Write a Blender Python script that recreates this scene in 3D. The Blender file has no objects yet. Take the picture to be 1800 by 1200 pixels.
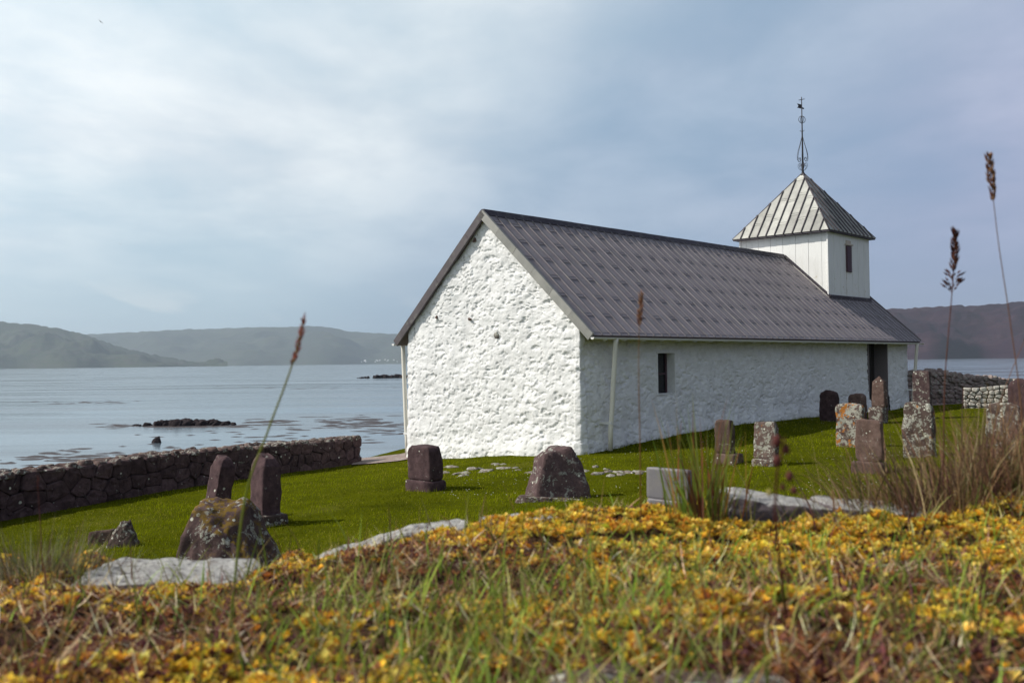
import bpy, bmesh, math, random
import numpy as np
from mathutils import Matrix, Vector

# ------------------------------------------------------------------ camera, world, sun, exposure
scene = bpy.context.scene
col = scene.collection
F = 1666.0                      # focal length in pixels of the 1800 px wide photograph
CZ = 6.0                        # camera height above the sea
PITCH = math.atan(35.65 / F)
ROLL = -0.0115
cam_d = bpy.data.cameras.new('camera')
cam = bpy.data.objects.new('camera', cam_d)
col.objects.link(cam)
RC = Matrix.Rotation(math.pi / 2 + PITCH, 3, 'X') @ Matrix.Rotation(ROLL, 3, 'Z')
cam.matrix_world = Matrix.Translation((0, 0, CZ)) @ RC.to_4x4()
cam_d.sensor_width = 36.0
cam_d.lens = 36.0 * F / 1800.0
cam_d.clip_start = 0.05
cam_d.clip_end = 60000
cam_d.dof.use_dof = True
cam_d.dof.focus_distance = 24.0
cam_d.dof.aperture_fstop = 5.0
scene.camera = cam

SUN_EL = math.radians(42)
SUN_STRENGTH = 4.6
sun_d = bpy.data.lights.new('sun', 'SUN')
sun_d.energy = SUN_STRENGTH
sun_d.angle = math.radians(0.5)
sun_d.color = (1.0, 0.95, 0.86)
sun = bpy.data.objects.new('sun', sun_d)
col.objects.link(sun)
sun_vec = Vector((-math.cos(SUN_EL), 0.0, math.sin(SUN_EL)))     # towards the sun, off to the left
sun.rotation_euler = sun_vec.to_track_quat('Z', 'Y').to_euler()

scene.view_settings.view_transform = 'Standard'
scene.view_settings.look = 'None'
scene.view_settings.exposure = 0.0
scene.view_settings.gamma = 1.0
scene.cycles.use_denoising = True
scene.cycles.max_bounces = 6
scene.cycles.volume_bounces = 0
scene.cycles.transparent_max_bounces = 8

world = bpy.data.worlds.new('World')
scene.world = world
world.use_nodes = True
wt = world.node_tree
wt.nodes.clear()


def wn(kind, **kw):
    n = wt.nodes.new(kind)
    for k, v in kw.items():
        setattr(n, k, v)
    return n


def wmath(op, a, b=None, c=None):
    n = wn('ShaderNodeMath', operation=op)
    for i, s in enumerate((a, b, c)):
        if s is None:
            continue
        if isinstance(s, (int, float)):
            n.inputs[i].default_value = s
        else:
            wt.links.new(s, n.inputs[i])
    return n.outputs[0]


SKY_STRENGTH = 0.10
sky = wn('ShaderNodeTexSky', sky_type='NISHITA')
sky.sun_disc = False
sky.sun_elevation = SUN_EL
sky.sun_rotation = math.radians(-90)
sky.air_density = 1.0
sky.dust_density = 1.6
sky.ozone_density = 1.6
tc = wn('ShaderNodeTexCoord')
sep = wn('ShaderNodeSeparateXYZ')
wt.links.new(tc.outputs['Generated'], sep.inputs[0])
zc = wmath('MAXIMUM', sep.outputs['Z'], 0.0)
den = wmath('ADD', zc, 0.12)
px_ = wmath('DIVIDE', sep.outputs['X'], den)
py_ = wmath('DIVIDE', sep.outputs['Y'], den)
comb = wn('ShaderNodeCombineXYZ')
wt.links.new(px_, comb.inputs[0])
wt.links.new(py_, comb.inputs[1])


def wnoise(scale, detail, rough, loc, dist=0.0, stretch=(1, 1, 1)):
    m = wn('ShaderNodeMapping')
    m.inputs['Location'].default_value = loc
    m.inputs['Scale'].default_value = stretch
    wt.links.new(comb.outputs[0], m.inputs[0])
    n = wn('ShaderNodeTexNoise')
    n.inputs['Scale'].default_value = scale
    n.inputs['Detail'].default_value = detail
    n.inputs['Roughness'].default_value = rough
    n.inputs['Distortion'].default_value = dist
    wt.links.new(m.outputs[0], n.inputs['Vector'])
    return n.outputs[0]


def wramp(fac, stops):
    r = wn('ShaderNodeValToRGB')
    r.color_ramp.interpolation = 'EASE'
    e = r.color_ramp.elements
    while len(e) < len(stops):
        e.new(0.5)
    for el, (p, c) in zip(e, stops):
        el.position = p
        el.color = (*c, 1) if len(c) == 3 else c
    wt.links.new(fac, r.inputs[0])
    return r.outputs[0]


def wmix(fac, a, b, blend='MIX'):
    n = wn('ShaderNodeMix', data_type='RGBA', blend_type=blend)
    if isinstance(fac, (int, float)):
        n.inputs[0].default_value = fac
    else:
        wt.links.new(fac, n.inputs[0])
    for i, s in ((6, a), (7, b)):
        if isinstance(s, tuple):
            n.inputs[i].default_value = (*s, 1)
        else:
            wt.links.new(s, n.inputs[i])
    return n.outputs[2]


dotn = wn('ShaderNodeVectorMath', operation='DOT_PRODUCT')
wt.links.new(tc.outputs['Generated'], dotn.inputs[0])
dotn.inputs[1].default_value = sun_vec
glow = wmath('MULTIPLY_ADD', dotn.outputs['Value'], 0.5, 0.5)
# the cloud veil is bright towards the sun on the left and lavender grey away from it
cloud_col = wramp(glow, [(0.06, (0.95, 0.52, 0.88)), (0.24, (1.75, 1.10, 1.8)), (0.35, (5.4, 5.5, 7.3)), (0.52, (5.2, 6.1, 7.4)), (0.64, (9.0, 9.5, 9.8)), (0.78, (12.2, 12.1, 11.9))])
n1 = wnoise(0.55, 6, 0.5, (3.1, 1.7, 0), 0.15, (1.1, 0.9, 1))
n2 = wnoise(1.5, 8, 0.55, (8.1, 4.2, 0), 0.2, (1.1, 0.8, 1))
n12 = wmath('ADD', wmath('MULTIPLY', n1, 0.65), wmath('MULTIPLY', n2, 0.35))
cover = wramp(n12, [(0.32, (0, 0, 0)), (0.66, (1, 1, 1))])
elev_fade = wramp(sep.outputs['Z'], [(0.03, (0.10, 0.10, 0.10)), (0.20, (1, 1, 1))])
thin = wramp(sep.outputs['Z'], [(0.35, (1, 1, 1)), (0.75, (0.25, 0.25, 0.25))])      # the veil lies low, clear blue overhead
cov = wmath('MULTIPLY', wmath('MULTIPLY', wmath('MULTIPLY', cover, elev_fade), 0.8), thin)
cl2 = wmix(wramp(n2, [(0.35, (0, 0, 0)), (0.65, (1, 1, 1))]), (0.92, 0.91, 0.93), (1.06, 1.05, 1.04))
cloud = wmix(1.0, cloud_col, cl2, 'MULTIPLY')
clear = wmix(1.0, sky.outputs[0], (0.46, 0.35, 0.42), 'MULTIPLY')
skyc = wmix(wmath('MULTIPLY', thin, 0.60), clear, wmix(1.0, cloud_col, (0.76, 1.0, 1.12), 'MULTIPLY'))
n3 = wnoise(0.9, 6, 0.55, (1.3, 6.4, 0), 0.3, (1.6, 0.55, 1))
puff = wmath('MULTIPLY', wramp(n3, [(0.52, (0, 0, 0)), (0.66, (1, 1, 1))]), wramp(sep.outputs['Z'], [(0.03, (0, 0, 0)), (0.055, (1, 1, 1)), (0.10, (0, 0, 0))]))
final = wmix(wmath('MULTIPLY', puff, 0.22), wmix(cov, skyc, cloud), wmix(1.0, cloud_col, (1.25, 1.15, 1.05), 'MULTIPLY'))
bg = wn('ShaderNodeBackground')
bg.inputs['Strength'].default_value = SKY_STRENGTH
wt.links.new(final, bg.inputs['Color'])
wo = wn('ShaderNodeOutputWorld')
wt.links.new(bg.outputs[0], wo.inputs['Surface'])

# ------------------------------------------------------------------ helpers
rng = np.random.default_rng(7)
random.seed(7)
RCn = np.array(RC)


def ray(x, y):
    d = RCn @ np.array([(x - 900) / F, (600 - y) / F, -1.0])
    return d / d[1]                                     # per metre of forward distance


def at(x, y, Y):
    d = ray(x, y)
    return np.array([d[0] * Y, Y, CZ + d[2] * Y])


def sstep(a, b, x):
    t = np.clip((np.asarray(x, float) - a) / (b - a), 0, 1)
    return t * t * (3 - 2 * t)


def hash3(ix, iy, iz, seed):
    h = (ix.astype(np.int64) * 374761393 + iy.astype(np.int64) * 668265263 + iz.astype(np.int64) * 2147483647 + seed * 974711) & 0xFFFFFFFF
    h = ((h ^ (h >> 13)) * 1274126177) & 0xFFFFFFFF
    h = ((h ^ (h >> 16)) * 2246822519) & 0xFFFFFFFF
    return ((h ^ (h >> 15)) & 0xFFFFFF) / float(0xFFFFFF)


def vnoise(p, seed=0):
    p = np.asarray(p, float)
    i = np.floor(p).astype(np.int64)
    f = p - i
    f = f * f * (3 - 2 * f)
    r = 0
    for dx in (0, 1):
        for dy in (0, 1):
            for dz in (0, 1):
                w = (f[..., 0] if dx else 1 - f[..., 0]) * (f[..., 1] if dy else 1 - f[..., 1]) * (f[..., 2] if dz else 1 - f[..., 2])
                r = r + w * hash3(i[..., 0] + dx, i[..., 1] + dy, i[..., 2] + dz, seed)
    return r * 2 - 1


def fbm(p, octaves=4, seed=0, gain=0.5):
    p = np.asarray(p, float)
    r, a = 0, 1.0
    for o in range(octaves):
        r = r + a * vnoise(p, seed + o * 17)
        p = p * 2.03
        a *= gain
    return r


def fbm2(x, y, octaves=4, seed=0, gain=0.5):
    return fbm(np.stack([np.asarray(x, float), np.asarray(y, float), np.zeros(np.shape(x))], -1), octaves, seed, gain)


def mesh_np(name, v, f, smooth=False, colors=None):
    """v (N,3), f (M,3|4) arrays -> mesh data"""
    me = bpy.data.meshes.new(name)
    v = np.ascontiguousarray(v, dtype=np.float32)
    f = np.asarray(f, dtype=np.int32)
    k = f.shape[1]
    me.vertices.add(len(v))
    me.vertices.foreach_set('co', v.ravel())
    me.loops.add(f.size)
    me.loops.foreach_set('vertex_index', f.ravel())
    me.polygons.add(len(f))
    me.polygons.foreach_set('loop_start', np.arange(0, f.size, k, dtype=np.int32))
    me.polygons.foreach_set('loop_total', np.full(len(f), k, dtype=np.int32))
    me.polygons.foreach_set('use_smooth', np.full(len(f), smooth, dtype=bool))
    if colors is not None:
        a = me.color_attributes.new('tint', 'FLOAT_COLOR', 'POINT')
        c = np.ones((len(v), 4), dtype=np.float32)
        c[:, :3] = colors
        a.data.foreach_set('color', c.ravel())
    me.update(calc_edges=True)
    me.validate()
    return me


def link(name, me, mat=None, parent=None):
    o = bpy.data.objects.new(name, me)
    col.objects.link(o)
    if mat is not None and me is not None and len(me.materials) == 0:
        me.materials.append(mat)
    if parent is not None:
        o.parent = parent
    return o


def tag(o, label=None, cat=None, group=None, kind=None):
    if label:
        o['label'] = label
    if cat:
        o['category'] = cat
    if group:
        o['group'] = group
    if kind:
        o['kind'] = kind
    return o


def empty(name, loc, rz=0.0):
    o = bpy.data.objects.new(name, None)
    col.objects.link(o)
    o.location = loc
    o.rotation_euler = (0, 0, rz)
    o.empty_display_size = 0.3
    return o


class MB:
    """collects simple shapes, builds ONE mesh object"""
    def __init__(self):
        self.v, self.f = [], []

    def add(self, vs, fs):
        n = len(self.v)
        self.v += [tuple(p) for p in vs]
        self.f += [tuple(i + n for i in q) for q in fs]
        return self

    def box(self, x0, x1, y0, y1, z0, z1):
        return self.add([(x0, y0, z0), (x1, y0, z0), (x1, y1, z0), (x0, y1, z0), (x0, y0, z1), (x1, y0, z1), (x1, y1, z1), (x0, y1, z1)],
                        [(0, 3, 2, 1), (4, 5, 6, 7), (0, 1, 5, 4), (1, 2, 6, 5), (2, 3, 7, 6), (3, 0, 4, 7)])

    def hexa(self, bottom, top):
        return self.add(list(bottom) + list(top), [(0, 3, 2, 1), (4, 5, 6, 7), (0, 1, 5, 4), (1, 2, 6, 5), (2, 3, 7, 6), (3, 0, 4, 7)])

    def tube(self, pts, r, n=8, cap=True):
        pts = [Vector(p) for p in pts]
        rs = r if isinstance(r, (list, tuple)) else [r] * len(pts)
        vs, fs = [], []
        ref = None
        for i, p in enumerate(pts):
            d = (pts[min(i + 1, len(pts) - 1)] - pts[max(i - 1, 0)]).normalized()
            if ref is None:
                ref = d.orthogonal().normalized()
            ref = (ref - d * ref.dot(d)).normalized()
            b = d.cross(ref)
            for k in range(n):
                a = 2 * math.pi * k / n
                vs.append(p + (ref * math.cos(a) + b * math.sin(a)) * rs[i])
        for i in range(len(pts) - 1):
            for k in range(n):
                fs.append((i * n + k, i * n + (k + 1) % n, (i + 1) * n + (k + 1) % n, (i + 1) * n + k))
        if cap:
            fs.append(tuple(range(n - 1, -1, -1)))
            fs.append(tuple((len(pts) - 1) * n + k for k in range(n)))
        return self.add(vs, fs)

    def mesh(self, name, smooth=False):
        me = bpy.data.meshes.new(name)
        me.from_pydata([tuple(float(c) for c in p) for p in self.v], [], self.f)
        if smooth:
            me.polygons.foreach_set('use_smooth', np.full(len(me.polygons), True))
        me.update()
        return me

    def build(self, name, mat, parent=None, smooth=False):
        return link(name, self.mesh(name, smooth), mat, parent)


# ------------------------------------------------------------------ materials
class NT:
    def __init__(self, name):
        self.m = bpy.data.materials.new(name)
        self.m.use_nodes = True
        self.t = self.m.node_tree
        self.p = self.t.nodes['Principled BSDF']
        self.out = self.t.nodes['Material Output']
        self.tc = self.t.nodes.new('ShaderNodeTexCoord')
        self.co = self.tc.outputs['Object']

    def n(self, kind, **kw):
        n = self.t.nodes.new(kind)
        for k, v in kw.items():
            setattr(n, k, v)
        return n

    def l(self, a, b):
        self.t.links.new(a, b)

    def set(self, sock, v):
        if isinstance(v, (int, float)):
            sock.default_value = v
        elif isinstance(v, tuple):
            sock.default_value = (*v, 1) if len(sock.default_value) == 4 and len(v) == 3 else v
        else:
            self.l(v, sock)

    def map(self, scale=(1, 1, 1), loc=(0, 0, 0), rot=(0, 0, 0), src=None):
        m = self.n('ShaderNodeMapping')
        m.inputs['Scale'].default_value = scale
        m.inputs['Location'].default_value = loc
        m.inputs['Rotation'].default_value = rot
        self.l(src or self.co, m.inputs[0])
        return m.outputs[0]

    def noise(self, scale, detail=4, rough=0.55, vec=None, dist=0.0):
        n = self.n('ShaderNodeTexNoise')
        n.inputs['Scale'].default_value = scale
        n.inputs['Detail'].default_value = detail
        n.inputs['Roughness'].default_value = rough
        n.inputs['Distortion'].default_value = dist
        self.l(vec or self.co, n.inputs['Vector'])
        return n.outputs[0]

    def vor(self, scale, vec=None, feature='F1', out='Distance', rand=1.0):
        n = self.n('ShaderNodeTexVoronoi', feature=feature)
        n.inputs['Scale'].default_value = scale
        n.inputs['Randomness'].default_value = rand
        self.l(vec or self.co, n.inputs['Vector'])
        return n.outputs[out]

    def ramp(self, fac, stops, interp='LINEAR'):
        r = self.n('ShaderNodeValToRGB')
        r.color_ramp.interpolation = interp
        e = r.color_ramp.elements
        while len(e) < len(stops):
            e.new(0.5)
        for el, (p, c) in zip(e, stops):
            el.position = p
            el.color = (c, c, c, 1) if isinstance(c, (int, float)) else (*c, 1)
        self.l(fac, r.inputs[0])
        return r.outputs[0]

    def math(self, op, a, b=0.0, clamp=False):
        n = self.n('ShaderNodeMath', operation=op)
        n.use_clamp = clamp
        self.set(n.inputs[0], a)
        self.set(n.inputs[1], b)
        return n.outputs[0]

    def mix(self, fac, a, b, blend='MIX'):
        n = self.n('ShaderNodeMix', data_type='RGBA', blend_type=blend)
        self.set(n.inputs[0], fac)
        self.set(n.inputs[6], a)
        self.set(n.inputs[7], b)
        return n.outputs[2]

    def bump(self, h, strength=0.3, dist=0.02, normal=None):
        b = self.n('ShaderNodeBump')
        b.inputs['Strength'].default_value = strength
        b.inputs['Distance'].default_value = dist
        self.l(h, b.inputs['Height'])
        if normal is not None:
            self.l(normal, b.inputs['Normal'])
        return b.outputs[0]

    def done(self, color, rough=0.85, normal=None, metallic=0.0, spec=None):
        self.set(self.p.inputs['Base Color'], color)
        self.set(self.p.inputs['Roughness'], rough)
        self.p.inputs['Metallic'].default_value = metallic
        if spec is not None:
            self.p.inputs['Specular IOR Level'].default_value = spec
        if normal is not None:
            self.l(normal, self.p.inputs['Normal'])
        return self.m


def rand_val(t):
    return t.n('ShaderNodeObjectInfo').outputs['Random']


def mat_stone(name, c0, c1, lichen=0.3, lcol=(0.42, 0.42, 0.36), orange=0.0, spot=14.0, dots=0.3, bump=0.5, moss=0.0, top=False):
    """volcanic stone with pale lichen patches and round spots"""
    t = NT(name)
    r = rand_val(t)
    off = t.n('ShaderNodeVectorMath', operation='ADD')
    comb_ = t.n('ShaderNodeCombineXYZ')
    t.l(t.math('MULTIPLY', r, 37.0), comb_.inputs[0])
    t.l(t.math('MULTIPLY', r, 19.0), comb_.inputs[2])
    t.l(t.co, off.inputs[0])
    t.l(comb_.outputs[0], off.inputs[1])
    v = off.outputs[0]
    base = t.ramp(t.noise(7, 8, 0.65, v), [(0.3, c0), (0.7, c1)])
    tintv = t.ramp(r, [(0.0, 0.72), (1.0, 1.25)])
    base = t.mix(1.0, base, tintv, 'MULTIPLY')
    fine = t.noise(60, 4, 0.7, v)
    base = t.mix(0.5, base, t.ramp(fine, [(0.3, 0.55), (0.7, 1.35)]), 'MULTIPLY')
    if lichen > 0:
        pm = t.math('ADD', t.math('MULTIPLY', t.noise(5, 8, 0.68, v, 0.8), 0.65), t.math('MULTIPLY', t.noise(19, 5, 0.65, v, 0.4), 0.35))
        m1 = t.ramp(pm, [(0.63 - 0.24 * lichen, 0.0), (0.665 - 0.24 * lichen, 1.0)])
        m1 = t.math('MULTIPLY', m1, t.ramp(t.noise(45, 3, 0.6, v), [(0.30, 0.25), (0.5, 1.0)]))
        lc = t.mix(t.noise(30, 3, 0.6, v), lcol, tuple(x * 0.62 for x in lcol))
        if top:
            ge = t.n('ShaderNodeNewGeometry')
            sz = t.n('ShaderNodeSeparateXYZ')
            t.l(ge.outputs['Normal'], sz.inputs[0])
            m1 = t.math('MULTIPLY', m1, t.ramp(t.math('ADD', sz.outputs['Z'], t.math('MULTIPLY', t.math('SUBTRACT', t.noise(14, 4, 0.6, v), 0.5), 0.8)), [(0.50, 0.03), (0.72, 1.0)]))
        base = t.mix(m1, base, lc)
    if top:
        wv = t.n('ShaderNodeVectorMath', operation='ADD')
        nz = t.n('ShaderNodeTexNoise')
        nz.inputs['Scale'].default_value = 9
        t.l(v, nz.inputs['Vector'])
        sc_ = t.n('ShaderNodeVectorMath', operation='SCALE')
        t.l(nz.outputs['Color'], sc_.inputs[0])
        sc_.inputs['Scale'].default_value = 0.12
        t.l(v, wv.inputs[0])
        t.l(sc_.outputs[0], wv.inputs[1])
        crack = t.ramp(t.vor(6.0, wv.outputs[0], 'DISTANCE_TO_EDGE'), [(0.0, 0.9), (0.035, 0.0)])
        crack = t.math('MULTIPLY', crack, t.ramp(t.noise(5, 3, 0.5, v), [(0.4, 0.0), (0.55, 1.0)]))
        base = t.mix(crack, base, (0.05, 0.04, 0.045))
        grime = t.ramp(t.noise(22, 7, 0.75, v), [(0.52, 0.0), (0.68, 0.75)])
        base = t.mix(grime, base, (0.20, 0.17, 0.15))
    if dots > 0:
        vd = t.n('ShaderNodeTexVoronoi', feature='F1')
        vd.inputs['Scale'].default_value = spot
        t.l(v, vd.inputs['Vector'])
        sepc = t.n('ShaderNodeSeparateColor')
        t.l(vd.outputs['Color'], sepc.inputs[0])
        wob = t.math('ADD', vd.outputs['Distance'], t.math('MULTIPLY', t.noise(70, 2, 0.5, v), 0.12))
        size = t.math('MULTIPLY', t.math('SUBTRACT', sepc.outputs[0], 1.0 - dots, True), 0.9 / max(dots, 0.05) * 0.45)
        m2 = t.ramp(t.math('SUBTRACT', size, t.math('SUBTRACT', wob, 0.05)), [(0.0, 0.0), (0.05, 1.0)])
        base = t.mix(m2, base, tuple(min(0.85, x * 1.35) for x in lcol))
    if orange > 0:
        mo = t.ramp(t.noise(6, 4, 0.6, t.map(loc=(5, 3, 1), src=v)), [(0.68 - 0.25 * orange, 0.0), (0.72 - 0.25 * orange, 1.0)])
        base = t.mix(mo, base, (0.36, 0.14, 0.03))
    if moss > 0:
        geo = t.n('ShaderNodeNewGeometry')
        sp = t.n('ShaderNodeSeparateXYZ')
        t.l(geo.outputs['Normal'], sp.inputs[0])
        mm = t.math('MULTIPLY', t.ramp(sp.outputs['Z'], [(0.35, 0.0), (0.6, 1.0)]), t.ramp(t.noise(12, 5, 0.6, v), [(0.45, 0.0), (0.55, moss)]))
        base = t.mix(mm, base, t.mix(t.noise(90, 3, 0.6, v), (0.10, 0.065, 0.015), (0.20, 0.12, 0.02)))
    h = t.math('ADD', t.noise(28, 8, 0.7, v), t.math('MULTIPLY', fine, 0.35))
    return t.done(base, 0.92, t.bump(h, bump, 0.03), spec=0.2)


M = {}
M['basalt'] = mat_stone('basalt', (0.035, 0.020, 0.023), (0.105, 0.064, 0.066), lichen=0.14, dots=0.08, spot=13)
M['basalt_grey'] = mat_stone('basalt_grey', (0.045, 0.028, 0.03), (0.125, 0.082, 0.08), lichen=0.36, dots=0.12, spot=13)
M['basalt_lichen'] = mat_stone('basalt_lichen', (0.06, 0.04, 0.036), (0.15, 0.105, 0.09), lichen=0.50, orange=0.06, dots=0.25, spot=16)
M['basalt_orange'] = mat_stone('basalt_orange', (0.07, 0.045, 0.04), (0.14, 0.09, 0.08), lichen=0.68, orange=0.5, dots=0.2, spot=16)
M['basalt_brown'] = mat_stone('basalt_brown', (0.07, 0.043, 0.035), (0.15, 0.10, 0.085), lichen=0.14, dots=0.12, spot=14)
M['basalt_mossy'] = mat_stone('basalt_mossy', (0.05, 0.032, 0.032), (0.12, 0.075, 0.07), lichen=0.42, dots=0.12, moss=1.0)
M['basalt_pale'] = mat_stone('basalt_pale', (0.11, 0.085, 0.075), (0.24, 0.20, 0.18), lichen=0.55, dots=0.25)
M['sea_wall'] = mat_stone('sea_wall', (0.045, 0.026, 0.028), (0.125, 0.08, 0.082), lichen=0.10, dots=0.06, spot=12)
M['cap'] = mat_stone('cap', (0.06, 0.04, 0.04), (0.15, 0.10, 0.085), lichen=0.45, dots=0.15)
M['field_wall'] = mat_stone('field_wall', (0.17, 0.125, 0.115), (0.40, 0.31, 0.28), lichen=0.42, dots=0.0)
M['field_pale'] = mat_stone('field_pale', (0.18, 0.13, 0.11), (0.50, 0.45, 0.40), lichen=0.75, lcol=(0.6, 0.58, 0.52), dots=0.0)
M['lichen_slab'] = mat_stone('lichen_slab', (0.075, 0.06, 0.07), (0.17, 0.14, 0.15), lichen=1.25, lcol=(0.62, 0.61, 0.58), dots=0.1, spot=30, bump=0.9, top=True)
M['wet_rock'] = mat_stone('wet_rock', (0.008, 0.006, 0.008), (0.035, 0.024, 0.027), lichen=0.0, dots=0.0)
M['dark_core'] = NT('dark_core').done((0.02, 0.014, 0.013), 0.95, spec=0.1)


def m_granite():
    t = NT('granite')
    sp = t.noise(170, 3, 0.7)
    c = t.ramp(sp, [(0.35, (0.095, 0.09, 0.10)), (0.65, (0.20, 0.19, 0.205))])
    c = t.mix(t.ramp(t.noise(5, 4), [(0.4, 0.0), (0.75, 0.4)]), c, (0.22, 0.2, 0.17))
    return t.done(c, 0.55, t.bump(sp, 0.15, 0.005))


M['granite'] = m_granite()


def m_limewash():
    t = NT('limewash')
    c = t.ramp(t.noise(3.2, 7, 0.6), [(0.25, (0.66, 0.66, 0.65)), (0.6, (0.80, 0.80, 0.79))])
    # grey weathering with a shape of its own, thin and patchy
    g = t.ramp(t.noise(11, 8, 0.72, dist=0.5), [(0.56, 0.0), (0.72, 0.6)])
    g = t.math('MULTIPLY', g, t.ramp(t.noise(0.7, 3, 0.5), [(0.38, 0.15), (0.66, 1.0)]))
    c = t.mix(g, c, (0.30, 0.30, 0.29))
    fk = t.ramp(t.noise(6.5, 5, 0.75, t.map(loc=(3, 1, 7))), [(0.665, 0.0), (0.69, 0.85)])
    c = t.mix(fk, c, (0.42, 0.38, 0.34))
    # two streaks of dark algae running down the gable
    s = t.n('ShaderNodeSeparateXYZ')
    t.l(t.co, s.inputs[0])
    for (x0, w, z0, z1) in ((-0.92, 0.07, 5.5, 6.15), (-3.18, 0.06, 3.35, 4.1)):
        dx = t.math('ABSOLUTE', t.math('SUBTRACT', t.math('ADD', s.outputs['X'], t.math('MULTIPLY', t.math('SUBTRACT', t.noise(9, 3), 0.5), 0.22)), x0))
        mx = t.ramp(dx, [(0.0, 1.0), (w, 0.0)])
        mz = t.math('MULTIPLY', t.math('GREATER_THAN', s.outputs['Z'], z0), t.math('LESS_THAN', s.outputs['Z'], z1))
        my = t.math('LESS_THAN', s.outputs['Y'], 0.6)
        k = t.math('MULTIPLY', t.math('MULTIPLY', mx, mz), t.math('MULTIPLY', my, t.ramp(t.noise(20, 5, 0.7), [(0.42, 0.0), (0.6, 0.9)])))
        c = t.mix(k, c, (0.12, 0.12, 0.12))
    lo = t.math('MULTIPLY', t.ramp(s.outputs['Z'], [(0.0, 1.0), (1.0, 0.0)]), t.ramp(t.noise(5, 6, 0.7, t.map((1, 1, 0.5))), [(0.45, 0.0), (0.7, 0.7)]))
    c = t.mix(lo, c, (0.33, 0.34, 0.25))
    h = t.math('ADD', t.noise(16, 8, 0.65), t.math('MULTIPLY', t.noise(55, 5, 0.6), 0.35))
    return t.done(c, 0.9, t.bump(h, 0.6, 0.024), spec=0.2)


M['limewash'] = m_limewash()


def m_roof(name, c0, c1, streak=(0.30, 0.31, 0.24), rough=0.55, var=0.3):
    t = NT(name)
    r = rand_val(t)
    cb = t.n('ShaderNodeCombineXYZ')
    t.l(t.math('MULTIPLY', r, 31.0), cb.inputs[1])
    ad = t.n('ShaderNodeVectorMath', operation='ADD')
    t.l(t.co, ad.inputs[0])
    t.l(cb.outputs[0], ad.inputs[1])
    v = ad.outputs[0]
    c = t.ramp(t.noise(2.2, 6, 0.6, v), [(0.3, c0), (0.7, c1)])
    c = t.mix(1.0, c, t.ramp(r, [(0.0, 1 - var), (1.0, 1 + var)]), 'MULTIPLY')
    k = t.ramp(t.noise(4.5, 6, 0.65, v), [(0.55, 0.0), (0.75, 0.45)])
    c = t.mix(k, c, streak)
    c = t.mix(t.ramp(t.noise(40, 4, 0.7, v), [(0.5, 0.0), (0.8, 0.35)]), c, tuple(x * 1.6 for x in c1))
    return t.done(c, t.ramp(t.noise(8, 4, 0.6, v), [(0.3, rough - 0.1), (0.7, rough + 0.15)]), t.bump(t.noise(5, 5, 0.6, v), 0.25, 0.02), metallic=0.15)


M['roof'] = m_roof('roof_metal', (0.19, 0.165, 0.182), (0.265, 0.235, 0.25), var=0.11)
M['seam'] = m_roof('roof_seam', (0.13, 0.115, 0.13), (0.20, 0.18, 0.19), var=0.1)
M['tower_roof'] = m_roof('tower_roof_metal', (0.30, 0.30, 0.28), (0.46, 0.46, 0.42), streak=(0.22, 0.23, 0.17), var=0.28)
M['tower_seam'] = m_roof('tower_roof_seam', (0.05, 0.042, 0.05), (0.09, 0.075, 0.085), var=0.1)
M['ridge'] = m_roof('ridge_metal', (0.03, 0.022, 0.032), (0.055, 0.045, 0.058), var=0.05)
M['verge'] = m_roof('verge_metal', (0.20, 0.20, 0.185), (0.30, 0.295, 0.27), var=0.15)
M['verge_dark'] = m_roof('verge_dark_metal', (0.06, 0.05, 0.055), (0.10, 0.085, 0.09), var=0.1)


def m_paint(name, c, dirt=(0.45, 0.44, 0.40), amt=0.35, rust=False):
    t = NT(name)
    cc = t.mix(t.ramp(t.noise(3.0, 6, 0.65, t.map((1, 1, 0.25))), [(0.52, 0.0), (0.8, amt)]), c, dirt)
    if rust:
        s = t.n('ShaderNodeSeparateXYZ')
        t.l(t.co, s.inputs[0])
        dy = t.math('ABSOLUTE', t.math('SUBTRACT', t.math('ADD', s.outputs['Y'], t.math('MULTIPLY', t.math('SUBTRACT', t.noise(6, 3), 0.5), 0.05)), 19.42))
        k = t.math('MULTIPLY', t.ramp(dy, [(0.0, 1.0), (0.045, 0.0)]), t.math('MULTIPLY', t.math('LESS_THAN', s.outputs['Z'], 6.65), t.math('GREATER_THAN', s.outputs['X'], 1.9)))
        k = t.math('MULTIPLY', k, t.ramp(t.noise(4, 4), [(0.35, 0.1), (0.65, 0.75)]))
        cc = t.mix(k, cc, (0.25, 0.13, 0.06))
        lo = t.math('MULTIPLY', t.ramp(t.noise(5, 6, 0.7), [(0.6, 0.0), (0.7, 0.8)]), t.math('LESS_THAN', s.outputs['Z'], 6.4))
        cc = t.mix(lo, cc, (0.45, 0.36, 0.2))
    return t.done(cc, 0.55, t.bump(t.noise(30, 4, 0.6, t.map((1, 1, 0.1))), 0.15, 0.01))


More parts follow.
